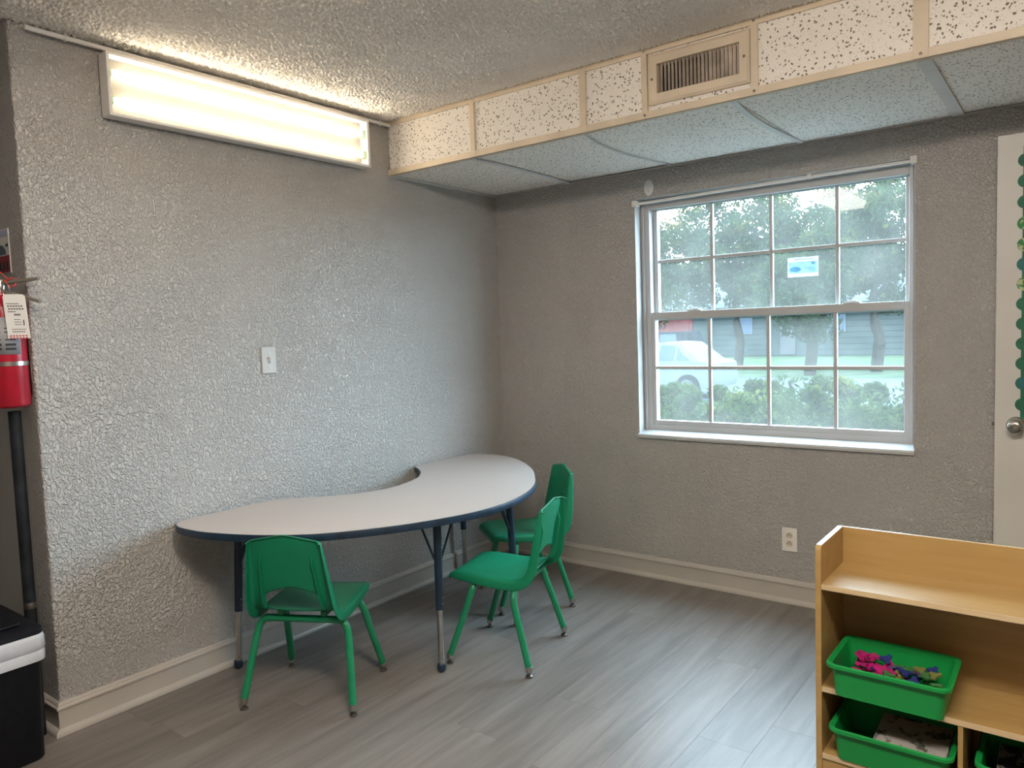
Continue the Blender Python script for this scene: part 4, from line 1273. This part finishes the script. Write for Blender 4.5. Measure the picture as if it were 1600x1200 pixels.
for i, (x, y, h, rx, zl, ncl, nl, s, mt, lb_) in enumerate([
    (-12.4, 26, 7.5, 3.0, 1.4, 60, 25000, 0.10, leafB, 'bushy green tree at the left edge of the window view'),
    (-8.6, 27, 7.4, 2.6, 1.7, 48, 18000, 0.10, leafB, 'tree with yellow backlight painted in its leaves, left of the window centre with gaps of sky'),
    (-6.0, 28, 6.0, 2.6, 1.7, 52, 23100, 0.10, leafA, 'dense tree behind the notice, lower than its neighbours'),
    (-2.9, 25, 6.9, 2.6, 1.5, 40, 15750, 0.10, leafB, 'spreading tree at the right of the window with open branches'),
    (-4.6, 23, 3.6, 1.6, 1.0, 26, 11550, 0.10, leafA, 'low green tree standing in front of the right hand trees'),
    (-16.5, 30, 7.5, 3.2, 1.6, 40, 9000, 0.15, leafA, 'tall tree beyond the left window jamb'),
    (0.8, 27, 7.0, 2.8, 1.6, 40, 9000, 0.15, leafA, 'tall tree beyond the right window jamb'),
]):
    tree(x, y, h, rx, zl, ncl, nl, s, mt, lb_, i)
# dark wood behind the houses
for i, (x, hh) in enumerate(((-34, 5.9), (-26, 6.2), (-18.5, 6.0), (-11.5, 6.2), (-5.5, 5.8), (1, 6.2))):
    r_ = np.random.default_rng(500 + i)
    root = thing('distant_tree', (x, 56, GZ), ['far hazy tree behind the roof, outermost on the left', 'far hazy tree behind the roof, second from the left', 'far hazy tree behind the roof, third from the left', 'far hazy tree behind the roof, third from the right', 'far hazy tree behind the roof, second from the right', 'far hazy tree behind the roof, outermost on the right'][i], 'tree', 'far trees behind the house')
    MB().tube([(x, 56, GZ), (x, 56, 3)], 0.3, 8).build('trunk', bark, root)
    cl = [(x + r_.uniform(-4.2, 4.2), 56 + r_.uniform(-2, 2), r_.uniform(1.5, hh), 1.3) for _ in range(42)]
    leaves('foliage', cl, 8000, 0.26, leafA, root)
# shrubs right under the window
for i, (x, y, zt, rx, lb_) in enumerate([(-0.35, 1.7, 0.92, .55, 'green shrub at the far left below the window'), (0.42, 1.5, 0.90, .45, 'green leafy shrub in front of the white car'), (0.98, 1.45, 0.84, .36, 'low green shrub in the dip below the second pane'), (1.38, 1.55, 0.96, .42, 'tall green shrub below the window centre'), (1.85, 1.45, 0.90, .42, 'yellow green shrub below the right panes'), (2.45, 1.5, 0.96, .5, 'green shrub at the far right below the window')]):
    root = thing('shrub', (x, y, GZ), lb_, 'shrub', 'shrubs outside the window')
    r_ = np.random.default_rng(900 + i)
    mb = MB()
    cl = []
    for k in range(34):
        q = (x + r_.uniform(-rx, rx), y + r_.uniform(-.4, .4), r_.uniform(0.05, zt - .10), 0.19)
        cl.append(q)
        if k % 3 == 0:
            mb.tube([(x + (q[0] - x) * .3, y + (q[1] - y) * .3, GZ), (q[0], q[1], q[2] + .1)], .008, 6)
    mb.build('stems', bark, root)
    for k in range(8):
        cl.append((x + r_.uniform(-rx, rx), y + r_.uniform(-.3, .3), zt - .04 + r_.uniform(-.06, .03), 0.08))
    leaves('foliage', cl, 11000, 0.024, leafC, root)

# house across the street
hs = thing('house', (-9, 38, GZ), 'single storey grey green house across the street behind the trees', 'house')
siding = plain('house_siding', (0.024, 0.031, 0.031), 0.95, spec=0.02, var=0.1, scale=2)
bx('wall', -18, 4, 38, 45, GZ, 2.35, siding, hs)
for k in range(9):
    bx('siding_board', -15.35, 4, 37.96, 37.999, GZ + 0.05 + k * 0.30, GZ + 0.32 + k * 0.30, siding, hs)
bx('brick_panel', -18, -15.4, 37.95, 37.999, GZ, 2.3, plain('red_brick', (0.080, 0.022, 0.022), 0.95, spec=0.02, var=0.3, scale=6), hs)
hw_white = plain('house_trim_white', (0.075, 0.085, 0.095), 0.95, spec=0.02)
MB().prism([(37.4, 2.30), (37.4, 2.48), (41.5, 4.0), (45.6, 2.48), (45.6, 2.30)], 'x', -19, 5).build('roof', plain('shingles', (0.035, 0.040, 0.045), 0.95, spec=0.02, var=0.3, scale=4), hs)
bx('fascia', -19, 5, 37.30, 37.398, 2.28, 2.50, hw_white, hs)
pane_m = plain('house_pane', (0.040, 0.055, 0.080), 0.95, spec=0.02)
for (a, b) in ((-12.75, -11.85), (-7.85, -6.95), (-4.2, -3.3), (-10.3, -9.5)):
    isdoor = a == -10.3
    z0_, z1_ = (GZ + .1, 1.6) if isdoor else (0.75, 1.65)
    f_ = bx('door_panel' if isdoor else 'window', a, b, 37.90, 37.955, z0_, z1_, plain('dark_door', (0.018, 0.018, 0.02), 0.6) if isdoor else hw_white, hs)
    if not isdoor:
        for q in (0, 1):
            for t_ in (0, 1):
                bx('pane', a + .05 + q * .42, a + .43 + q * .42, 37.88, 37.899, z0_ + .05 + t_ * .42, z0_ + .43 + t_ * .42, pane_m, f_)


tyre_m = plain('tyre_rubber', (0.008, 0.008, 0.009), 0.95, spec=0.02)
rim_m = plain('wheel_rim', (0.03, 0.033, 0.036), 0.9, spec=0.02)


def car(x, y, L, hgt, wid, paint, label, heading=1, suv=False):
    """side profile lofted across the width; rear end at x, nose towards -x"""
    g = GZ
    root = thing('car', (x - L / 2, y, g), label, 'car')
    if suv:
        body = [(0, .45), (.02, .95), (.06, 1.0), (.75, 1.02), (.80, .95), (.985, .85), (1, .5), (.97, .28), (.03, .28)]
        roof = [(.03, .98), (.07, hgt), (.50, hgt), (.66, 1.0)]
    else:
        body = [(0, .50), (.012, .86), (.05, .93), (.20, .96), (.68, .94), (.80, .88), (.97, .70), (1, .48), (.97, .24), (.02, .26)]
        roof = [(.10, .93), (.27, hgt - .03), (.40, hgt), (.52, hgt - .02), (.72, .93)]
    P = lambda u, yy, z: (x - u * L, yy, g + z)
    hwid = wid / 2
    mb = MB(); V = []; F = []
    secs = [(-hwid + .06, .96), (-hwid, 1.0), (hwid, 1.0), (hwid - .06, .96)]
    k = len(body)
    for off, s in [(-hwid, .985), (-hwid + .03, 1), (hwid - .03, 1), (hwid, .985)]:
        V += [P(.5 + (u - .5) * s, y + off, .55 + (z - .55) * (s if s < 1 else 1)) for u, z in body]
    for i in range(3):
        for j in range(k):
            F.append((i * k + j, i * k + (j + 1) % k, (i + 1) * k + (j + 1) % k, (i + 1) * k + j))
    F += [tuple(range(k))[::-1], tuple(range(3 * k, 4 * k))]
    mb.add(V, F).build('body', paint, root, smooth=True, angle=35)
    # roof and pillars
    V = []; F = []; k = len(roof)
    for off, up_ in ((-1, 0), (1, 0)):
        for (u, z) in roof:
            t = (z - .93) / (hgt - .93)
            V.append(P(u, y + off * (hwid - .04 - .17 * max(0, t)), z))
    for j in range(k - 1):
        F.append((j, j + 1, k + j + 1, k + j))
    F += [tuple(range(k)), tuple(range(k, 2 * k))[::-1]]
    MB().add(V, F).build('cabin', paint, root, smooth=True, angle=30)
    gm = plain('car_glass_' + str(int(suv)), (0.025, 0.034, 0.042), 0.95, spec=0.02)
    tops = hgt - .07
    if suv:
        wins = [((.09, 1.02), (.115, tops), (.24, tops), (.24, 1.02)), ((.26, 1.02), (.26, tops), (.40, tops), (.40, 1.02)), ((.42, 1.02), (.42, tops), (.49, tops), (.60, 1.02))]
    else:
        wins = [((.175, .97), (.245, 1.14), (.285, tops - .06), (.29, .97)), ((.31, .97), (.305, tops - .03), (.42, tops), (.44, .97)), ((.46, .97), (.44, tops), (.52, tops - .03), (.66, .97))]
    for wq in wins:
        V = []
        for dlt in (0.004, 0.012):
            for (u, z) in wq:
                t = (z - .93) / (hgt - .93)
                V.append(P(u, y - (hwid - .04 - .17 * t) - dlt, z))
        MB().add(V, [(0, 1, 2, 3), (4, 5, 6, 7), (0, 1, 5, 4), (1, 2, 6, 5), (2, 3, 7, 6), (3, 0, 4, 7)]).build('side_window', gm, root)
    for u in (.19, .82):
        wc = P(u, y - hwid + .02, .31)
        wl = MB().lathe([(0.0, -.10), (.20, -.10), (.30, -.09), (.315, -.06), (.315, .08), (0, .08)], wc, 24, 'y').build('wheel', tyre_m, root, smooth=True, angle=40)
        MB().lathe([(0.0, -.125), (.06, -.12), (.18, -.112), (.19, -.101), (0, -.101)], wc, 16, 'y').build('rim', rim_m, wl, smooth=True)
    bx('tail_lamp', x - .02 - .01 - .10, x + .005, y - hwid - .006, y - hwid + .16, g + .74, g + .88, plain('tail_lamp_red' + str(int(suv)), (0.13, 0.01, 0.01), 0.2), root, bevel=0.01)
    return root


car(-4.4, 14.9, 3.4, 1.44, 1.78, plain('white_car_paint', (0.052, 0.060, 0.064), 0.95, spec=0.02), 'pale parked sedan seen through the lower left pane')
car(-7.0, 19.4, 4.4, 1.66, 1.85, plain('dark_car_paint', (0.008, 0.009, 0.012), 0.95, spec=0.02), 'dark parked vehicle behind the pale sedan', suv=True)
yb2 = thing('yard_sign', (-9.6, 30, GZ), 'small round blue yard sign on the far lawn', 'sign')
bluem = plain('yard_sign_blue', (0.008, 0.03, 0.14), 0.5)
MB().prism([(-9.6 + .22 * math.cos(a), .15 + .22 * math.sin(a)) for a in np.linspace(0, 2 * PI, 9)[:-1]], 'y', 29.98, 30.0).build('board', bluem, yb2)
bx('stake', -9.62, -9.58, 30.001, 30.03, GZ, 0.1, hw_white, yb2)
yb3 = thing('yard_sign', (0.2, 8, GZ), 'blue yard sign standing behind the right hand shrub', 'sign')
MB().prism([(0.21 + .09 * math.cos(a), .41 + .09 * math.sin(a)) for a in np.linspace(0, 2 * PI, 9)[:-1]], 'y', 7.98, 8.0).build('board', bluem, yb3)
bx('stake', .20, .22, 8.001, 8.02, GZ, 0.4, hw_white, yb3)
